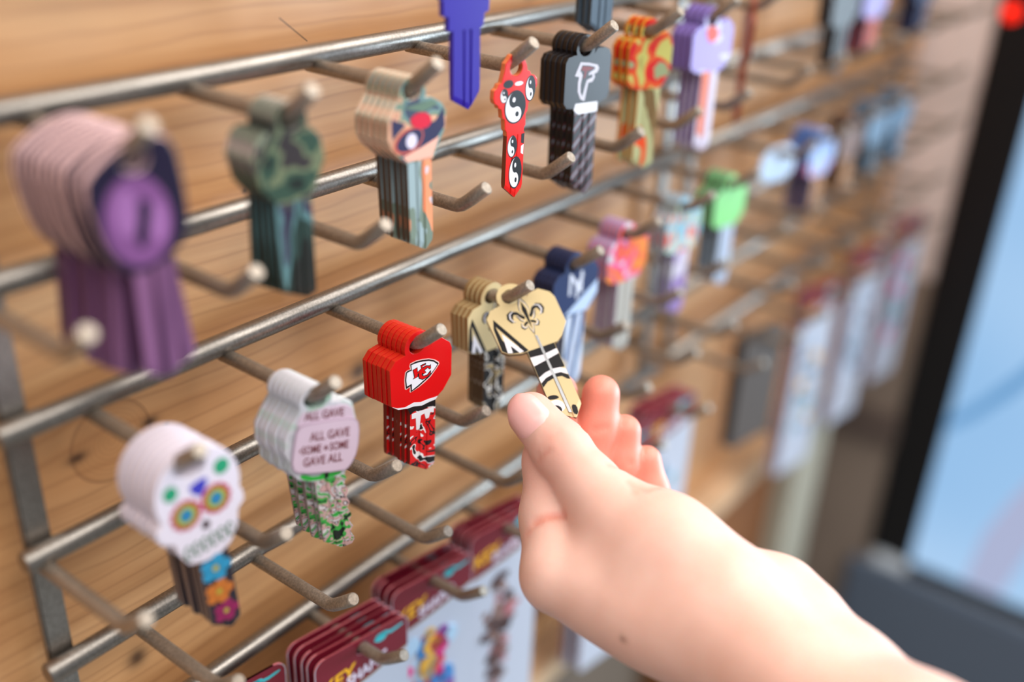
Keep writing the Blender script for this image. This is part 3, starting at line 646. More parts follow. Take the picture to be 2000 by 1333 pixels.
# --- simpler blurred keys further along the racks
def simple_key(X, row, y, head, edge, blade, psi=PSI, art=None, length=45.0, outline=None):
    k = key_root(X, row, y, psi)
    head_part(k, outline or OCT, head, edge)
    blade_part(k, -2.6, 7.2, -19.4, -length + 2.4, (1.2, .62, 2.4, -.4), blade, edge)
    if art: prints('artwork', k, art)
    return k
flor = pattern('orange_red_floral', [(0, (160, 150, 84)), (.38, (184, 178, 96)), (.46, (206, 84, 36)), (.52, (196, 26, 26)), (.62, (140, 150, 112))], 'noise', 100, distort=.8, seed=4.0)
florb = pattern('floral_blade', [(0, (120, 96, 60)), (.42, (176, 178, 134)), (.60, (226, 84, 42))], 'noise', 70, (1.5, 1, .6), seed=2.0)
stack(simple_key(HX[1][5], 1, -.155, flor, mat('amber_edge', (214, 140, 44), .35), florb, 22, length=50, outline=[(p[0] * .8, p[1]) for p in OCT]), 3, 3.0, 'orange and red flowered key', 'on the prong right of the black keys', 'flowered keys', 11, 4)
lav = pattern('lavender_blotch', [(0, (150, 132, 206)), (.5, (198, 194, 228)), (.64, (176, 130, 196))], 'noise', 80, seed=1.5)
stack(simple_key(HX[1][6], 1, -.165, lav, mat('purple_edge', (104, 84, 150), .4), mat('pale_lilac_blade', (206, 198, 218), .4), 12, art=[(mat('burnt_orange_print', (206, 96, 50), .4), [(-2.4, -19.5), (2.4, -19.5), (2.6, -46), (-1.4, -44)], 0), (mat('vermilion_print', (220, 70, 48), .4), smooth_poly([(-2, -1.5), (4, -3), (5, -7), (0, -9), (-3, -5)]), 0)], length=52), 4, 2.6, 'lavender key with orange blade', 'seventh prong along the top row', 'lavender keys', 12, 1)
stack(simple_key(HX[1][7], 1, -.15, mat('rust_enamel', (160, 70, 48), .4), mat('rust_edge', (140, 70, 50), .4), mat('rust_enamel', (160, 70, 48), .4), -34, length=50), 1, 3.4, 'thin rust red key seen edge-on', 'last prong of the near rack', 'rust keys', 13, 1)
tie = pattern('pink_orange_dye', [(0, (196, 70, 120)), (.38, (232, 130, 52)), (.5, (226, 84, 70)), (.58, (222, 96, 152)), (.66, (196, 200, 206))], 'noise', 75, distort=1.0, seed=.6)
stack(simple_key(HX[3][5], 3, -.145, tie, mat('mauve_edge', (160, 136, 172), .4), pattern('orange_grey_blade', [(0, (228, 130, 44)), (.5, (176, 176, 172))], 'noise', 45, (1, 1, .6), seed=1.1), length=52), 5, 2.0, 'pink and orange dyed key', 'on the prong right of the navy keys', 'dyed keys', 14, 1.5)
pais = pattern('paisley_print', [(0, (212, 92, 84)), (.38, (226, 206, 178)), (.46, (120, 176, 206)), (.56, (168, 188, 160)), (.64, (206, 60, 96))], 'noise', 80, distort=2.0, seed=6.0)
stack(simple_key(HX[3][6], 3, -.150, pais, mat('blue_grey_edge', (150, 160, 170), .4), pattern('lilac_blade', [(0, (150, 128, 186)), (.48, (206, 202, 222))], 'noise', 50, (1, 1, .5), seed=.2), length=50), 4, 2.0, 'swirly pastel paisley key', 'seventh prong along the middle row', 'paisley keys', 15, 2)
grn = mat('apple_green_enamel', (128, 208, 124), .35, coat=.2)
stack(simple_key(HX[3][7], 3, -.150, grn, mat('slate_green_edge', (96, 112, 106), .4), mat('ice_blade', (178, 192, 216), .35), length=50), 4, 3.0, 'apple green key with pale blade', 'last prong of the near rack, middle row', 'green keys', 16, 1)
slate = mat('slate_enamel', (84, 100, 116), .4)
stack(simple_key(HX[0][5], 0, -.12, slate, mat('slate_edge', (64, 76, 86), .4), slate, 14, length=37), 3, 2.4, 'slate grey key seen only by its blade', 'top edge right of the violet key', 'slate grey keys', 17, 1)

def far(X, row, n, head, edge, blade, what, where, group, seed, length=48, y=-.15, art=None):
    stack(simple_key(X, row, y, head, edge, blade, length=length, art=art), n, 3.0, what, where, group, seed, 2)
X2 = HX2
sky = mat('sky_enamel', (96, 150, 210), .35); dkb = mat('deep_blue_edge', (44, 84, 150), .4); tan_ = mat('tan_enamel', (168, 120, 74), .4)
far(X2[3][1], 3, 5, pattern('blue_pink_dye', [(0, (70, 120, 190)), (.46, (150, 170, 220)), (.58, (214, 110, 150)), (.64, (96, 150, 210))], 'noise', 60, seed=.9), dkb, tan_, 'blue and pink dyed key', 'second prong of the far rack, middle row', 'blue dyed keys', 21)
far(X2[3][2], 3, 4, mat('brown_enamel', (110, 74, 58), .4), mat('umber_edge', (70, 52, 44), .4), tan_, 'brown key', 'third prong of the far rack, middle row', 'brown keys', 22, 40)
far(X2[3][3], 3, 5, mat('steel_blue_enamel', (104, 132, 160), .4), slate, slate, 'steel blue key', 'fourth prong of the far rack, middle row', 'steel blue keys', 23, 40)
far(X2[3][4], 3, 5, mat('steel_blue_enamel', (104, 132, 160), .4), slate, mat('steel_blue_enamel', (104, 132, 160), .4), 'dusky blue key', 'fifth prong of the far rack, middle row', 'dusky blue keys', 24, 40)
far(X2[1][2], 1, 4, mat('lilac_enamel', (150, 140, 200), .4), mat('dim_violet_edge', (80, 76, 110), .4), mat('brick_enamel', (186, 80, 60), .4), 'lilac key with brick red blade', 'far rack, top row, third prong', 'lilac keys', 25, 40)
far(X2[1][1], 1, 3, mat('graphite_enamel', (62, 60, 62), .4), mat('graphite_enamel', (62, 60, 62), .4), mat('graphite_enamel', (62, 60, 62), .4), 'graphite key', 'far rack, top row, second prong', 'graphite keys', 26, 44)
far(X2[1][4], 1, 4, mat('dark_navy_enamel', (52, 58, 90), .4), mat('dark_navy_enamel', (52, 58, 90), .4), mat('dark_navy_enamel', (52, 58, 90), .4), 'dark navy key', 'far rack, top row, fifth prong', 'dark navy keys', 27, 40)
# pale blue shelf label hung on the first prong of the far rack
lb = empty('price_label', P(X2[3][0], -.13, ROWROD[3] - .004), (0, 0, math.radians(-12)))
bm = bmesh.new(); add_poly(bm, smooth_poly([(-14, 4), (14, 4), (14, -14), (-14, -14)], 1), -.5, .5, 0, [circle(0, 0, 2.8, n=14)]); link('card', bm_mesh('card', bm), lb, [mat('pale_blue_card', (178, 200, 228), .4)])
tag(lb, 'blank pale blue label card on the far rack, above the green key', 'label')

# ------------------------------------------------------------------ hang cards
BURG, CEDGE, CWHITE = mat('burgundy_print', (112, 22, 40), .35, coat=.15), mat('dusty_pink_edge', (186, 104, 112), .5), mat('card_white', (182, 188, 204), .45)
YEL, TEAL, PW, PEN = mat('marigold_print', (230, 170, 30), .4), mat('teal_print', (62, 178, 190), .4), mat('lilac_white_print', (216, 206, 224), .4), mat('olive_line_print', (150, 120, 60), .5)
def rounded(x0, x1, z0, z1, r, n=5):
    out = []
    for cx, cz, a in ((x1 - r, z1 - r, 0), (x0 + r, z1 - r, 90), (x0 + r, z0 + r, 180), (x1 - r, z0 + r, 270)):
        out += [(cx + r * math.cos(math.radians(a + 90 * k / n)), cz + r * math.sin(math.radians(a + 90 * k / n))) for k in range(n + 1)]
    return out
def card_proto(X, y, art, product, dark=False):
    zb = -66 if dark else -128
    c = empty('hang_card', P(X, y, ROWROD[6]) + Vector((0, 0, -.0007)), (0, 0, math.radians(-PSI)))
    bm = bmesh.new(); add_poly(bm, rounded(-19.5, 19.5, zb, 4.6, 4), -.4, .4, 0, [circle(0, .2, 2.75, n=18)], 1)
    # printed burgundy header is part of the board face
    board = link('board', bm_mesh('board', bm), c, [mat('charcoal_card', (84, 76, 72), .5)] * 2 if dark else [CWHITE, CEDGE])
    if dark: return c
    bm = bmesh.new()
    hd = [p for p in rounded(-19.5, 19.5, -60, 4.6, 4)[:12]] + [(-19.5, -17.0), (-8, -15.6), (4, -13.4), (19.5, -9.6)]
    add_poly(bm, [(p[0] * .985, p[1]) for p in hd], -.44, .44, 0, [circle(0, .2, 2.8, n=18)])
    header = link('header', bm_mesh('header', bm), c, [BURG])
    if art:
        prints('artwork', header, [(PEN, [(-19, -17.5), (-8, -16.1), (4, -13.9), (19, -10.1), (19, -9.5), (4, -13.3), (-8, -15.5), (-19, -16.9)], 0),
            (TEAL, smooth_poly([(5, -.6), (7, 1.2), (10.5, .8), (11.5, -.2), (17.5, 1.0), (17.3, 2.0), (11.4, 1.2), (10, 2.6), (6.6, 2.2), (4.6, .4)], 1), 1),
            (TEAL, circle(7.6, .6, 2.6, 1.9), 1)], y=-.42)
        text_obj('lettering', 'KEY', 8.2, (-11.0, -8.4), header, YEL, y=-.46, rot=9, shear=.25, sx=.95, bold=.2)
        text_obj('lettering', 'SHAPES', 6.2, (1.2, -10.0), header, PW, y=-.48, rot=11, shear=.2, sx=.85, bold=.2)
        if product: prints('product', board, product, y=-.4, step=.5)
    return c
cardn = [0]
def card_pack(X, n, y, spacing, where, art, product=None, seed=1, dark=False):
    rnd = random.Random(seed); c = card_proto(X, y, art, product, dark)
    g = 'burgundy and white hang cards'
    tag(c, ('front plain charcoal hang card, %s' if dark else 'front burgundy-topped hang card, %s') % where, 'card', g)
    for i in range(1, n):
        r = c.copy(); COL.objects.link(r); r.location.y += spacing * MM * i
        r.rotation_euler = (0, math.radians(rnd.uniform(-1.2, 1.2)), c.rotation_euler[2] + math.radians(rnd.uniform(-2.5, 1.0)))
        r['label'] = ('%s hang card from the front, %s' % (ORD[i], where)) if i < n - 1 else 'rearmost hang card, %s' % where
        for ch in list(c.children):
            d = ch.copy(); COL.objects.link(d); d.parent = r
            if ch.name.startswith('header'):
                for g in ch.children:
                    e = g.copy(); COL.objects.link(e); e.parent = d
rnd = random.Random(5)
def blobs(cols, x0, x1, z0, z1, n, r0, r1, seed):
    q = random.Random(seed); return [(q.choice(cols), circle(q.uniform(x0, x1), q.uniform(z0, z1), q.uniform(r0, r1), n=14), q.choice((0, 1, 2))) for _ in range(n)]
pop = [mat('hot_pink', (214, 40, 130), .35), mat('cyan_blue', (56, 130, 196), .35), mat('amber', (226, 174, 70), .35), mat('violet', (130, 70, 150), .35), mat('pale_cyan', (170, 200, 226), .35), mat('crimson', (206, 40, 80), .35)]
brn = [mat('brown_fig', (122, 92, 84), .45), mat('taupe_fig', (150, 122, 116), .45), mat('dark_fig', (84, 66, 68), .45), mat('rose_fig', (176, 112, 120), .45)]
cool = [mat('grey_blue_fig', (140, 160, 186), .45), mat('slate_fig', (86, 100, 120), .45), mat('teal_fig', (80, 150, 160), .45), mat('pale_fig', (190, 206, 230), .45)]
key_shape = [(mat('blister_blue', (150, 176, 216), .35), rounded(-13, 15, -96, -22, 5), 0)]
card_pack(HX[6][1], 1, -.050, 3.0, 'leftmost at the bottom edge', True, None, 31)
card_pack(HX[6][2], 5, -.120, 3.3, 'pack at the bottom left of the rack', True, None, 32)
card_pack(HX[6][3], 4, -.100, 3.3, 'pack with the colourful blister, left of the wrist', True, key_shape[:0] + blobs(pop, -13, 9, -76, -24, 70, 2.2, 4.6, 3), 33)
card_pack(HX[6][4], 4, -.105, 3.3, 'pack with the brown figure, partly behind the hand', True, blobs(brn, -6, 3, -84, -20, 46, 1.6, 3.6, 4) + blobs(brn, -12, 9, -52, -38, 12, 1.4, 2.4, 6), 34)
card_pack(HX[6][6], 4, -.120, 3.3, 'pack just right of the fingertips', True, blobs(cool, -9, 9, -100, -26, 34, 1.6, 4, 7), 36)
card_pack(HX[6][7], 4, -.120, 3.3, 'last pack of the near rack', True, blobs(cool, -4, 8, -110, -30, 30, 1.6, 3.6, 8), 37)
card_pack(X2[6][1], 3, -.125, 2.6, 'dark pack at the near end of the far rack', False, None, 42, dark=True)
card_pack(X2[6][3], 3, -.125, 2.6, 'second pack of the far rack', True, blobs(cool + pop[2:3], -9, 9, -100, -24, 30, 2, 4, 9), 38)
card_pack(X2[6][5], 3, -.125, 2.8, 'third pack of the far rack', True, blobs(cool, -9, 9, -90, -24, 24, 3, 5, 11), 40)
card_pack(X2[6][7], 3, -.125, 2.8, 'farthest pack beside the kiosk', True, blobs(cool + pop[:1], -9, 9, -90, -24, 24, 3, 5, 12), 41)

# ------------------------------------------------------------------ kiosk with a lit screen at the far end
kx = 3.75
kr = empty('kiosk', P(kx + .1, -.6, -ZC / U))
tag(kr, 'black-framed kiosk with a lit pale blue screen at the end of the wall', 'kiosk')
def kchild(name, me, m, parent=None):
    o = link(name, me, parent or kr, [m]); o.matrix_parent_inverse = Matrix.Translation(-kr.location); return o
# the case is let into the end wall, its frame standing just proud of the plaster
kchild('body', box_mesh('body', P(kx + .02, -1.05, -2.68), P(4.3, -.165, .5), .003), mat('black_case', (22, 21, 23), .5))
bm = bmesh.new()
for lo, hi in (((kx, -.325, -2.66), (kx + .05, -.155, .48)), ((kx, -1.05, -2.66), (kx + .05, -.95, .48)), ((kx, -.95, .3), (kx + .05, -.325, .48)), ((kx, -.95, -2.72), (kx + .05, -.325, -2.66))):
    add_box(bm, P(*lo), P(*hi))
bezel = kchild('bezel', bm_mesh('bezel', bm), mat('black_bezel', (24, 23, 25), .4))
def screen_material():
    m = bpy.data.materials.new('lit_screen'); m.use_nodes = True; nt = m.node_tree; b = nt.nodes['Principled BSDF']
    tc = nt.nodes.new('ShaderNodeTexCoord'); mp = nt.nodes.new('ShaderNodeMapping'); mp.inputs['Rotation'].default_value = (.55, 0, 0)
    n = nt.nodes.new('ShaderNodeTexNoise'); n.inputs['Scale'].default_value = 3.0; n.inputs['Detail'].default_value = 0
    mp.inputs['Scale'].default_value = (1, 1.0, 2.2)
    nt.links.new(tc.outputs['Object'], mp.inputs[0]); nt.links.new(mp.outputs[0], n.inputs['Vector'])
    r = nt.nodes.new('ShaderNodeValToRGB'); r.color_ramp.elements[0].position = .38; r.color_ramp.elements[0].color = lin((140, 186, 230)); r.color_ramp.elements[1].position = .6; r.color_ramp.elements[1].color = lin((168, 204, 240))
    nt.links.new(n.outputs['Fac'], r.inputs[0]); nt.links.new(r.outputs[0], b.inputs['Emission Color'])
    b.inputs['Base Color'].default_value = lin((20, 22, 26)); b.inputs['Emission Strength'].default_value = 0.95; b.inputs['Roughness'].default_value = .25
    return m
screen = kchild('screen', box_mesh('screen', P(kx + .012, -.95, -2.66), P(kx + .05, -.325, .3)), screen_material())
# picture on the screen: a darker sweeping band and a pale figure
sm = mat('screen_band', (20, 22, 26), .3, emit=(104, 156, 204), strength=.95); sp = mat('screen_pale', (20, 22, 26), .3, emit=(176, 184, 216), strength=.9)
def on_screen(name, yz, m, d):
    bm = bmesh.new(); A = [bm.verts.new(P(kx + .012 - d, y, z)) for y, z in yz]; B = [bm.verts.new(P(kx + .02, y, z)) for y, z in yz]
    bm.faces.new(A); bm.faces.new(B[::-1])
    for i in range(len(A)): bm.faces.new((A[i], A[(i + 1) % len(A)], B[(i + 1) % len(A)], B[i]))
    o = link(name, bm_mesh(name, bm), screen, [m]); return o
on_screen('screen_picture', [(-.328, -1.97), (-.41, -1.87), (-.52, -1.70), (-.72, -1.3), (-.72, -1.46), (-.52, -1.80), (-.41, -1.95), (-.328, -2.03)], sm, .002)
on_screen('screen_picture', [(-.54, -2.65), (-.68, -2.65), (-.78, -2.1), (-.72, -1.95), (-.62, -2.2), (-.56, -2.4)], sp, .003)
kchild('lower_panel', box_mesh('lower_panel', P(kx - .05, -1.05, -ZC / U), P(kx + .008, -.10, -2.72), .003), mat('slate_panel', (96, 108, 126), .55))
bm = bmesh.new(); bmesh.ops.create_uvsphere(bm, u_segments=24, v_segments=16, radius=.0062)
for v in bm.verts: v.co.x *= .5
o = link('indicator_lamp', bm_mesh('indicator_lamp', bm, True), bezel, [mat('red_lamp', (230, 30, 16), .3, emit=(255, 36, 14), strength=1.3)]); o.location = P(kx - .002, -.195, -.4875)
o['label'] = 'glowing red indicator lamp'

# ------------------------------------------------------------------ the hand (one continuous skin) reaching in with a held key
HAND = {
    'thumb': [(0.2217, -0.068, 1.2892, 0.007202999999999999), (0.2205, -0.0807, 1.2827, 0.008232), (0.2181, -0.0925, 1.2764, 0.0090552), (0.2161, -0.1038, 1.2714, 0.0111132)],
    'thumb_base': [(0.2161, -0.1038, 1.2714, 0.0111132), (0.2167, -0.12, 1.2694, 0.011833499999999999), (0.2149, -0.1374, 1.2665, 0.011319)],
    'index': [(0.245, -0.0614, 1.2846, 0.0067913999999999995), (0.2422, -0.0631, 1.2775, 0.006997199999999999), (0.224, -0.0747, 1.2747, 0.008232), (0.2127, -0.0838, 1.2642, 0.009260999999999998), (0.1994, -0.0956, 1.2565, 0.010084199999999998)],
    'middle': [(0.2503, -0.0748, 1.2871, 0.006071099999999999), (0.2472, -0.0764, 1.2767, 0.006482699999999999), (0.24, -0.0775, 1.2581, 0.008232), (0.2258, -0.0838, 1.2509, 0.009260999999999998), (0.2166, -0.0961, 1.2469, 0.010289999999999999)],
    'ring': [(0.2533, -0.0831, 1.2752, 0.005350799999999999), (0.25, -0.085, 1.2653, 0.005968199999999999), (0.2458, -0.0845, 1.2501, 0.007717499999999999), (0.2364, -0.0892, 1.2433, 0.008746499999999999), (0.2288, -0.1, 1.2413, 0.010084199999999998)],
    'pinky': [(0.256, -0.0908, 1.2659, 0.0048363), (0.2543, -0.0947, 1.2563, 0.0054537), (0.252, -0.0961, 1.244, 0.0067913999999999995), (0.2438, -0.0986, 1.2395, 0.008026199999999999), (0.2382, -0.1068, 1.2391, 0.009260999999999998)],
    'palm1': [(0.1994, -0.0956, 1.2565, 0.009878399999999999), (0.2049, -0.1118, 1.2553, 0.011319), (0.2063, -0.1277, 1.255, 0.012862499999999999), (0.2086, -0.1452, 1.2564, 0.015434999999999997)],
    'palm2': [(0.2166, -0.0961, 1.2469, 0.010289999999999999), (0.2214, -0.12, 1.2471, 0.015434999999999997), (0.2195, -0.1434, 1.2531, 0.0159495)],
    'palm3': [(0.2288, -0.1, 1.2413, 0.010084199999999998), (0.23, -0.1205, 1.2466, 0.013376999999999998), (0.2259, -0.1436, 1.2517, 0.012348)],
    'palm4': [(0.2382, -0.1068, 1.2391, 0.009260999999999998), (0.2381, -0.1251, 1.2449, 0.011319), (0.2289, -0.1442, 1.249, 0.0108045)],
    'arm1': [(0.209, -0.1448, 1.2576, 0.0138915), (0.2028, -0.1643, 1.259, 0.0125538), (0.1887, -0.1992, 1.2642, 0.013376999999999998), (0.1678, -0.257, 1.2657, 0.021609)],
    'arm2': [(0.2291, -0.147, 1.2505, 0.012348), (0.2174, -0.1733, 1.2491, 0.0152292), (0.2001, -0.2011, 1.2572, 0.016052399999999998), (0.183, -0.2666, 1.2559, 0.021609)],
    'bump': [(0.2303, -0.1517, 1.2607, 0.0084378), (0.228, -0.1589, 1.2599, 0.008026199999999999)],
}
CREASES = [
    ([(0.2021, -0.0851, 1.2686), (0.204, -0.0873, 1.2704), (0.206, -0.0894, 1.271), (0.2074, -0.091, 1.2712)], 0.001, 0.0011),
    ([(0.2003, -0.0838, 1.2656), (0.2021, -0.0851, 1.2686)], 0.0004, 0.0014),
    ([(0.2119, -0.078, 1.2813), (0.2116, -0.0795, 1.2842), (0.2124, -0.0813, 1.2869)], 0.0006, 0.0008),
    ([(0.2129, -0.0791, 1.2878), (0.215, -0.0804, 1.2902), (0.2167, -0.0817, 1.291)], 0.00035, 0.0008),
    ([(0.2119, -0.0775, 1.2837), (0.2128, -0.0781, 1.2875), (0.2144, -0.0786, 1.2898)], 0.0003, 0.0008),
    ([(0.2263, -0.0841, 1.2889), (0.2408, -0.079, 1.2793), (0.2438, -0.082, 1.2803)], 0.0006, 0.001),
    ([(0.2201, -0.0974, 1.2851), (0.2234, -0.0991, 1.2831), (0.2469, -0.09, 1.2688)], 0.0006, 0.001),
    ([(0.2172, -0.1076, 1.2841), (0.2172, -0.1117, 1.2842), (0.2217, -0.1128, 1.2834)], 0.0005, 0.001),
    ([(0.2177, -0.1056, 1.2841), (0.2166, -0.1077, 1.2841), (0.2146, -0.1096, 1.284)], 0.0005, 0.0009),
    ([(0.2189, -0.109, 1.2838), (0.2167, -0.111, 1.2842)], 0.0003, 0.0008),
]
def cone_sdf(p, a, b, r1, r2):
    a = np.asarray(a, np.float32); b = np.asarray(b, np.float32); ba = b - a
    l2 = float(ba @ ba); rr = r1 - r2; a2 = l2 - rr * rr; il2 = 1.0 / l2
    pa = p - a; y = pa @ ba; z = y - l2
    x2 = ((pa * l2 - y[:, None] * ba) ** 2).sum(1); y2 = y * y * l2; z2 = z * z * l2
    k = math.copysign(1, rr) * rr * rr * x2 if rr != 0 else np.zeros_like(y)
    out = (np.sqrt(x2 * a2 * il2) + y * rr) * il2 - r1
    m1 = np.sign(z) * a2 * z2 > k; m2 = (np.sign(y) * a2 * y2 < k) & ~m1
    out[m1] = np.sqrt(x2[m1] + z2[m1]) * il2 - r2
    out[m2] = np.sqrt(x2[m2] + y2[m2]) * il2 - r1
    return out
def smin(a, b, k):
    h = np.maximum(k - np.abs(a - b), 0.0) / k
    return np.minimum(a, b) - h * h * k * 0.25
def hand_sdf(p):
    p = p.astype(np.float32)
    def chain(name, k, d=None):
        n = HAND[name]
        for a, b in zip(n[:-1], n[1:]):
            c = cone_sdf(p, a[:3], b[:3], a[3], b[3]); d = c if d is None else smin(d, c, k)
        return d
    palm = chain('palm1', .012)
    for nm in ('palm2', 'palm3', 'palm4', 'thumb_base', 'arm1', 'arm2'): palm = chain(nm, .012, palm)
    palm = chain('bump', .007, palm)
    out = None
    for nm, k in (('thumb', .006), ('index', .004), ('middle', .005), ('ring', .006), ('pinky', .006)):
        d = smin(palm, chain(nm, .0035), k)
        out = d if out is None else smin(out, d, .0009)
    for pts, depth, wd in CREASES:
        best = None
        for a, b in zip(pts[:-1], pts[1:]):
            a = np.asarray(a, np.float32); b = np.asarray(b, np.float32); ab = b - a
            t = np.clip(((p - a) @ ab) / float(ab @ ab), 0, 1); q = ((p - a - t[:, None] * ab) ** 2).sum(1)
            best = q if best is None else np.minimum(best, q)
        out = out + depth * np.exp(-best / (wd * wd)).astype(np.float32)
    return out
def surface_nets(lo, hi, h):
    n = [int(math.ceil((hi[i] - lo[i]) / h)) + 1 for i in range(3)]
    ax = [lo[i] + h * np.arange(n[i]) for i in range(3)]
    S = np.empty(n, np.float32)
    Y, Z = np.meshgrid(ax[1], ax[2], indexing='ij')
    step = 12
    for i in range(0, n[0], step):
        xs = ax[0][i:i + step]
        pts = np.empty((len(xs), n[1], n[2], 3), np.float32)
        pts[..., 0] = xs[:, None, None]; pts[..., 1] = Y; pts[..., 2] = Z
        S[i:i + step] = hand_sdf(pts.reshape(-1, 3)).reshape(len(xs), n[1], n[2])
    ins = S < 0
    corners = [(a, b, c) for a in (0, 1) for b in (0, 1) for c in (0, 1)]
    cnt = sum(ins[a:n[0] - 1 + a, b:n[1] - 1 + b, c:n[2] - 1 + c].astype(np.int8) for a, b, c in corners)
    act = (cnt > 0) & (cnt < 8); idx = np.full(act.shape, -1, np.int32); I = np.argwhere(act); idx[act] = np.arange(len(I))
    acc = np.zeros((len(I), 3)); num = np.zeros(len(I))
    for ca in corners:
        for d in range(3):
            if ca[d]: continue
            cb = list(ca); cb[d] = 1
            va = S[I[:, 0] + ca[0], I[:, 1] + ca[1], I[:, 2] + ca[2]]; vb = S[I[:, 0] + cb[0], I[:, 1] + cb[1], I[:, 2] + cb[2]]
            m = (va < 0) != (vb < 0); t = np.where(m, va / np.where(m, va - vb, 1), 0)
            q = np.array(ca, float) + np.zeros((len(I), 3)); q[:, d] += t
            acc[m] += q[m]; num[m] += 1
    V = (I + acc / num[:, None]) * h + np.array(lo)
    faces = []
    for d in range(3):
        e = [slice(None)] * 3; f = [slice(None)] * 3; e[d] = slice(0, -1); f[d] = slice(1, None)
        A = ins[tuple(e)]; B = ins[tuple(f)]; K = np.argwhere(A != B); o = [i for i in range(3) if i != d]
        K = K[(K[:, o[0]] > 0) & (K[:, o[1]] > 0) & (K[:, o[0]] < n[o[0]] - 1) & (K[:, o[1]] < n[o[1]] - 1)]
        quad = []
        for da, db in ((-1, -1), (0, -1), (0, 0), (-1, 0)):
            c = K.copy(); c[:, o[0]] += da; c[:, o[1]] += db; quad.append(idx[c[:, 0], c[:, 1], c[:, 2]])
        faces.append(np.stack(quad, 1))
    return V, np.concatenate(faces)
def sdf_grad(p, e=.0003):
    g = np.stack([hand_sdf(p + np.eye(3)[i] * e) - hand_sdf(p - np.eye(3)[i] * e) for i in range(3)], 1)
    return g / np.maximum(np.linalg.norm(g, axis=1, keepdims=True), 1e-9)
allp = np.array([n for c in HAND.values() for n in c])
lo = (allp[:, :3] - allp[:, 3:4]).min(0) - .003; hi = (allp[:, :3] + allp[:, 3:4]).max(0) + .003
V, Fq = surface_nets(lo, hi, .00115)
for _ in range(2): V = V - sdf_grad(V) * hand_sdf(V)[:, None]
me = bpy.data.meshes.new('skin'); me.from_pydata(V.tolist(), [], Fq.tolist()); me.validate()
bm = bmesh.new(); bm.from_mesh(me); bmesh.ops.recalc_face_normals(bm, faces=bm.faces); bm.to_mesh(me); bm.free()
for p in me.polygons: p.use_smooth = True
# natural flush of the skin: fingertips and knuckles are pinker than the palm and forearm
flush = np.zeros(len(me.vertices)); VV = np.array([v.co for v in me.vertices])
for nm, r, s in (('thumb', .010, .55), ('index', .016, .8), ('middle', .022, 1.0), ('ring', .022, 1.0), ('pinky', .022, 1.0)):
    for q in HAND[nm][:2]: flush = np.maximum(flush, s * np.exp(-((VV - np.array(q[:3])) ** 2).sum(1) / r ** 2))
for pts, depth, wd in CREASES:
    for a, b in zip(pts[:-1], pts[1:]):
        a = np.array(a); b = np.array(b); t = np.clip(((VV - a) @ (b - a)) / ((b - a) @ (b - a)), 0, 1)
        flush = np.maximum(flush, .9 * min(1, depth / .0009) * np.exp(-((VV - a - t[:, None] * (b - a)) ** 2).sum(1) / (wd * 1.3) ** 2))
mole = np.exp(-((VV - np.array([0.1896, -0.1242, 1.2565])) ** 2).sum(1) / .0009 ** 2)
at = me.attributes.new('flush', 'FLOAT', 'POINT'); at.data.foreach_set('value', flush.astype(np.float32))
at = me.attributes.new('mole', 'FLOAT', 'POINT'); at.data.foreach_set('value', mole.astype(np.float32))
def skin_material():
    m = bpy.data.materials.new('skin'); m.use_nodes = True; nt = m.node_tree; b = nt.nodes['Principled BSDF']; N = nt.nodes.new; L = nt.links.new
    a = N('ShaderNodeAttribute'); a.attribute_name = 'flush'; a2 = N('ShaderNodeAttribute'); a2.attribute_name = 'mole'
    tc = N('ShaderNodeTexCoord'); n = N('ShaderNodeTexNoise'); n.inputs['Scale'].default_value = 90; n.inputs['Detail'].default_value = 3
    L(tc.outputs['Object'], n.inputs['Vector'])
    mx = N('ShaderNodeMix'); mx.data_type = 'RGBA'; mx.inputs[6].default_value = lin((226, 188, 176)); mx.inputs[7].default_value = lin((222, 138, 120)); L(a.outputs['Fac'], mx.inputs[0])
    m2 = N('ShaderNodeMix'); m2.data_type = 'RGBA'; m2.blend_type = 'MULTIPLY'; m2.inputs[0].default_value = .5
    r = N('ShaderNodeValToRGB'); r.color_ramp.elements[0].position = .3; r.color_ramp.elements[0].color = lin((240, 222, 214)); r.color_ramp.elements[1].position = .7; r.color_ramp.elements[1].color = lin((255, 252, 250))
    L(n.outputs['Fac'], r.inputs[0]); L(mx.outputs[2], m2.inputs[6]); L(r.outputs[0], m2.inputs[7])
    m3 = N('ShaderNodeMix'); m3.data_type = 'RGBA'; m3.clamp_factor = True; L(a2.outputs['Fac'], m3.inputs[0]); L(m2.outputs[2], m3.inputs[6]); m3.inputs[7].default_value = lin((110, 74, 62))
    L(m3.outputs[2], b.inputs['Base Color'])
    b.inputs['Roughness'].default_value = .48
    b.inputs['Subsurface Weight'].default_value = .35; b.inputs['Subsurface Radius'].default_value = (1.0, .36, .2); b.inputs['Subsurface Scale'].default_value = .0035
    v = N('ShaderNodeTexVoronoi'); v.feature = 'DISTANCE_TO_EDGE'; v.inputs['Scale'].default_value = 900
    mp = N('ShaderNodeMapping'); mp.inputs['Scale'].default_value = (1, .7, 1.3); L(tc.outputs['Object'], mp.inputs[0]); L(mp.outputs[0], v.inputs['Vector'])
    bp = N('ShaderNodeBump'); bp.inputs['Strength'].default_value = .22; bp.inputs['Distance'].default_value = .00015; L(v.outputs[0], bp.inputs['Height']); L(bp.outputs[0], b.inputs['Normal'])
    return m
me.materials.append(skin_material())
person = bpy.data.objects.new('person', me); COL.objects.link(person)
tag(person, 'bare left forearm and hand reaching in from lower right, pinching a gold key', 'person')
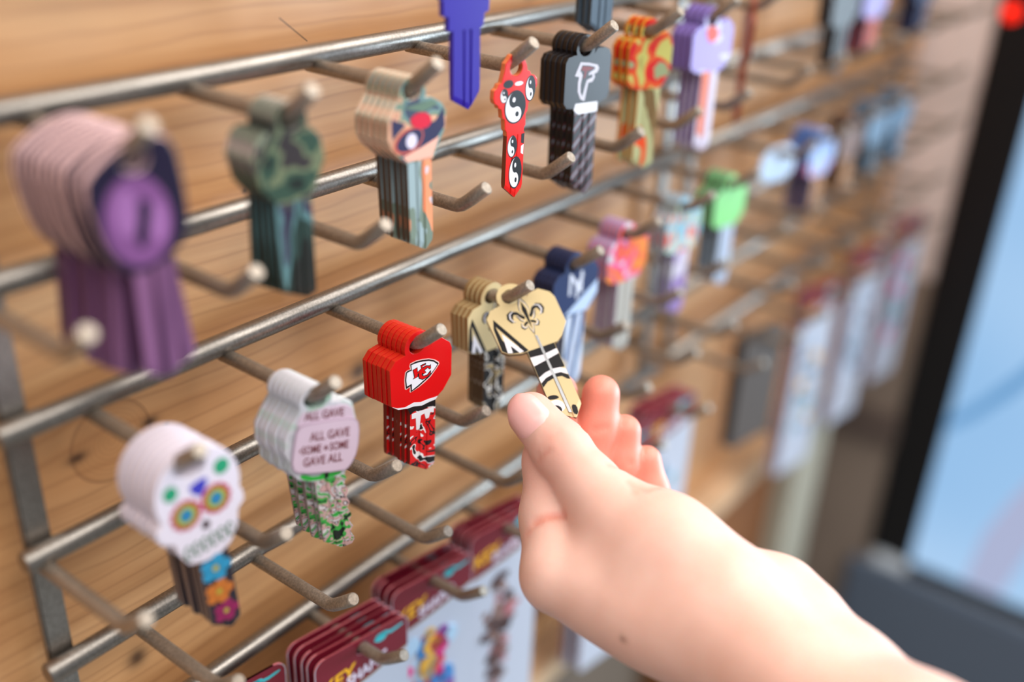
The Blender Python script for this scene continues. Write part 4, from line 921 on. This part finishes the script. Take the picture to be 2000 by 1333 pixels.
# thumb nail: a curved plate laid on the skin
def nail(base, tip, out, half, n=14, mth=10, lift=.0008):
    base, tip, out = (np.array(v, float) for v in (base, tip, out))
    ax = tip - base; L_ = np.linalg.norm(ax); ax /= L_; out = out - ax * (out @ ax); out /= np.linalg.norm(out); side = np.cross(ax, out)
    rows = []
    for i in range(n + 1):
        u = i / n; wd = half * (1 - max(0, (u - .75) / .25) ** 2 * .25) * (1 - max(0, (.25 - u) / .25) ** 2 * .45); row = []
        for j in range(mth + 1):
            s = -1 + 2 * j / mth; ang = s * wd
            tl = math.radians(74) * max(0, (u - .4) / .6); dr = out * math.cos(ang) + side * math.sin(ang); row.append((base + ax * L_ * min(1, u / .55), dr * math.cos(tl) + ax * math.sin(tl)))
        rows.append(row)
    o = np.array([q[0] for r in rows for q in r]); d = np.array([q[1] for r in rows for q in r]); t = np.full(len(o), .003)
    for _ in range(40): t = t - hand_sdf(o + d * t[:, None]) * .8
    s = o + d * t[:, None]; edge = np.array([min(j, mth - j) / (mth / 2) for r in rows for j in range(mth + 1)]); ue = np.array([i / n for i, r in enumerate(rows) for _ in r])
    top = s + d * (lift * np.clip(edge * 3, .12, 1) * np.clip(ue * 5, .1, 1))[:, None]; bot = s - d * .0006
    bm = bmesh.new(); T = [bm.verts.new(q) for q in top]; B = [bm.verts.new(q) for q in bot]; W_ = mth + 1
    for i in range(n):
        for j in range(mth):
            a, b, c, e = i * W_ + j, i * W_ + j + 1, (i + 1) * W_ + j + 1, (i + 1) * W_ + j
            bm.faces.new((T[a], T[b], T[c], T[e])); bm.faces.new((B[a], B[e], B[c], B[b]))
    rim = [j for j in range(mth)] ; 
    def side_face(a, b): bm.faces.new((T[a], B[a], B[b], T[b]))
    for j in range(mth): side_face(j + 1, j); side_face(n * W_ + j, n * W_ + j + 1)
    for i in range(n): side_face(i * W_, (i + 1) * W_); side_face((i + 1) * W_ + mth, i * W_ + mth)
    return bm_mesh('thumb_nail', bm, True, 60)
nl = link('thumb_nail', nail((0.221, -0.0734, 1.2863), (0.2217, -0.068, 1.2892), (-0.8736, -0.2909, 0.4827), 0.92), person, [mat('nail_plate', (234, 180, 176), .28, coat=.2)])
nl['label'] = 'short bare pink thumb nail'
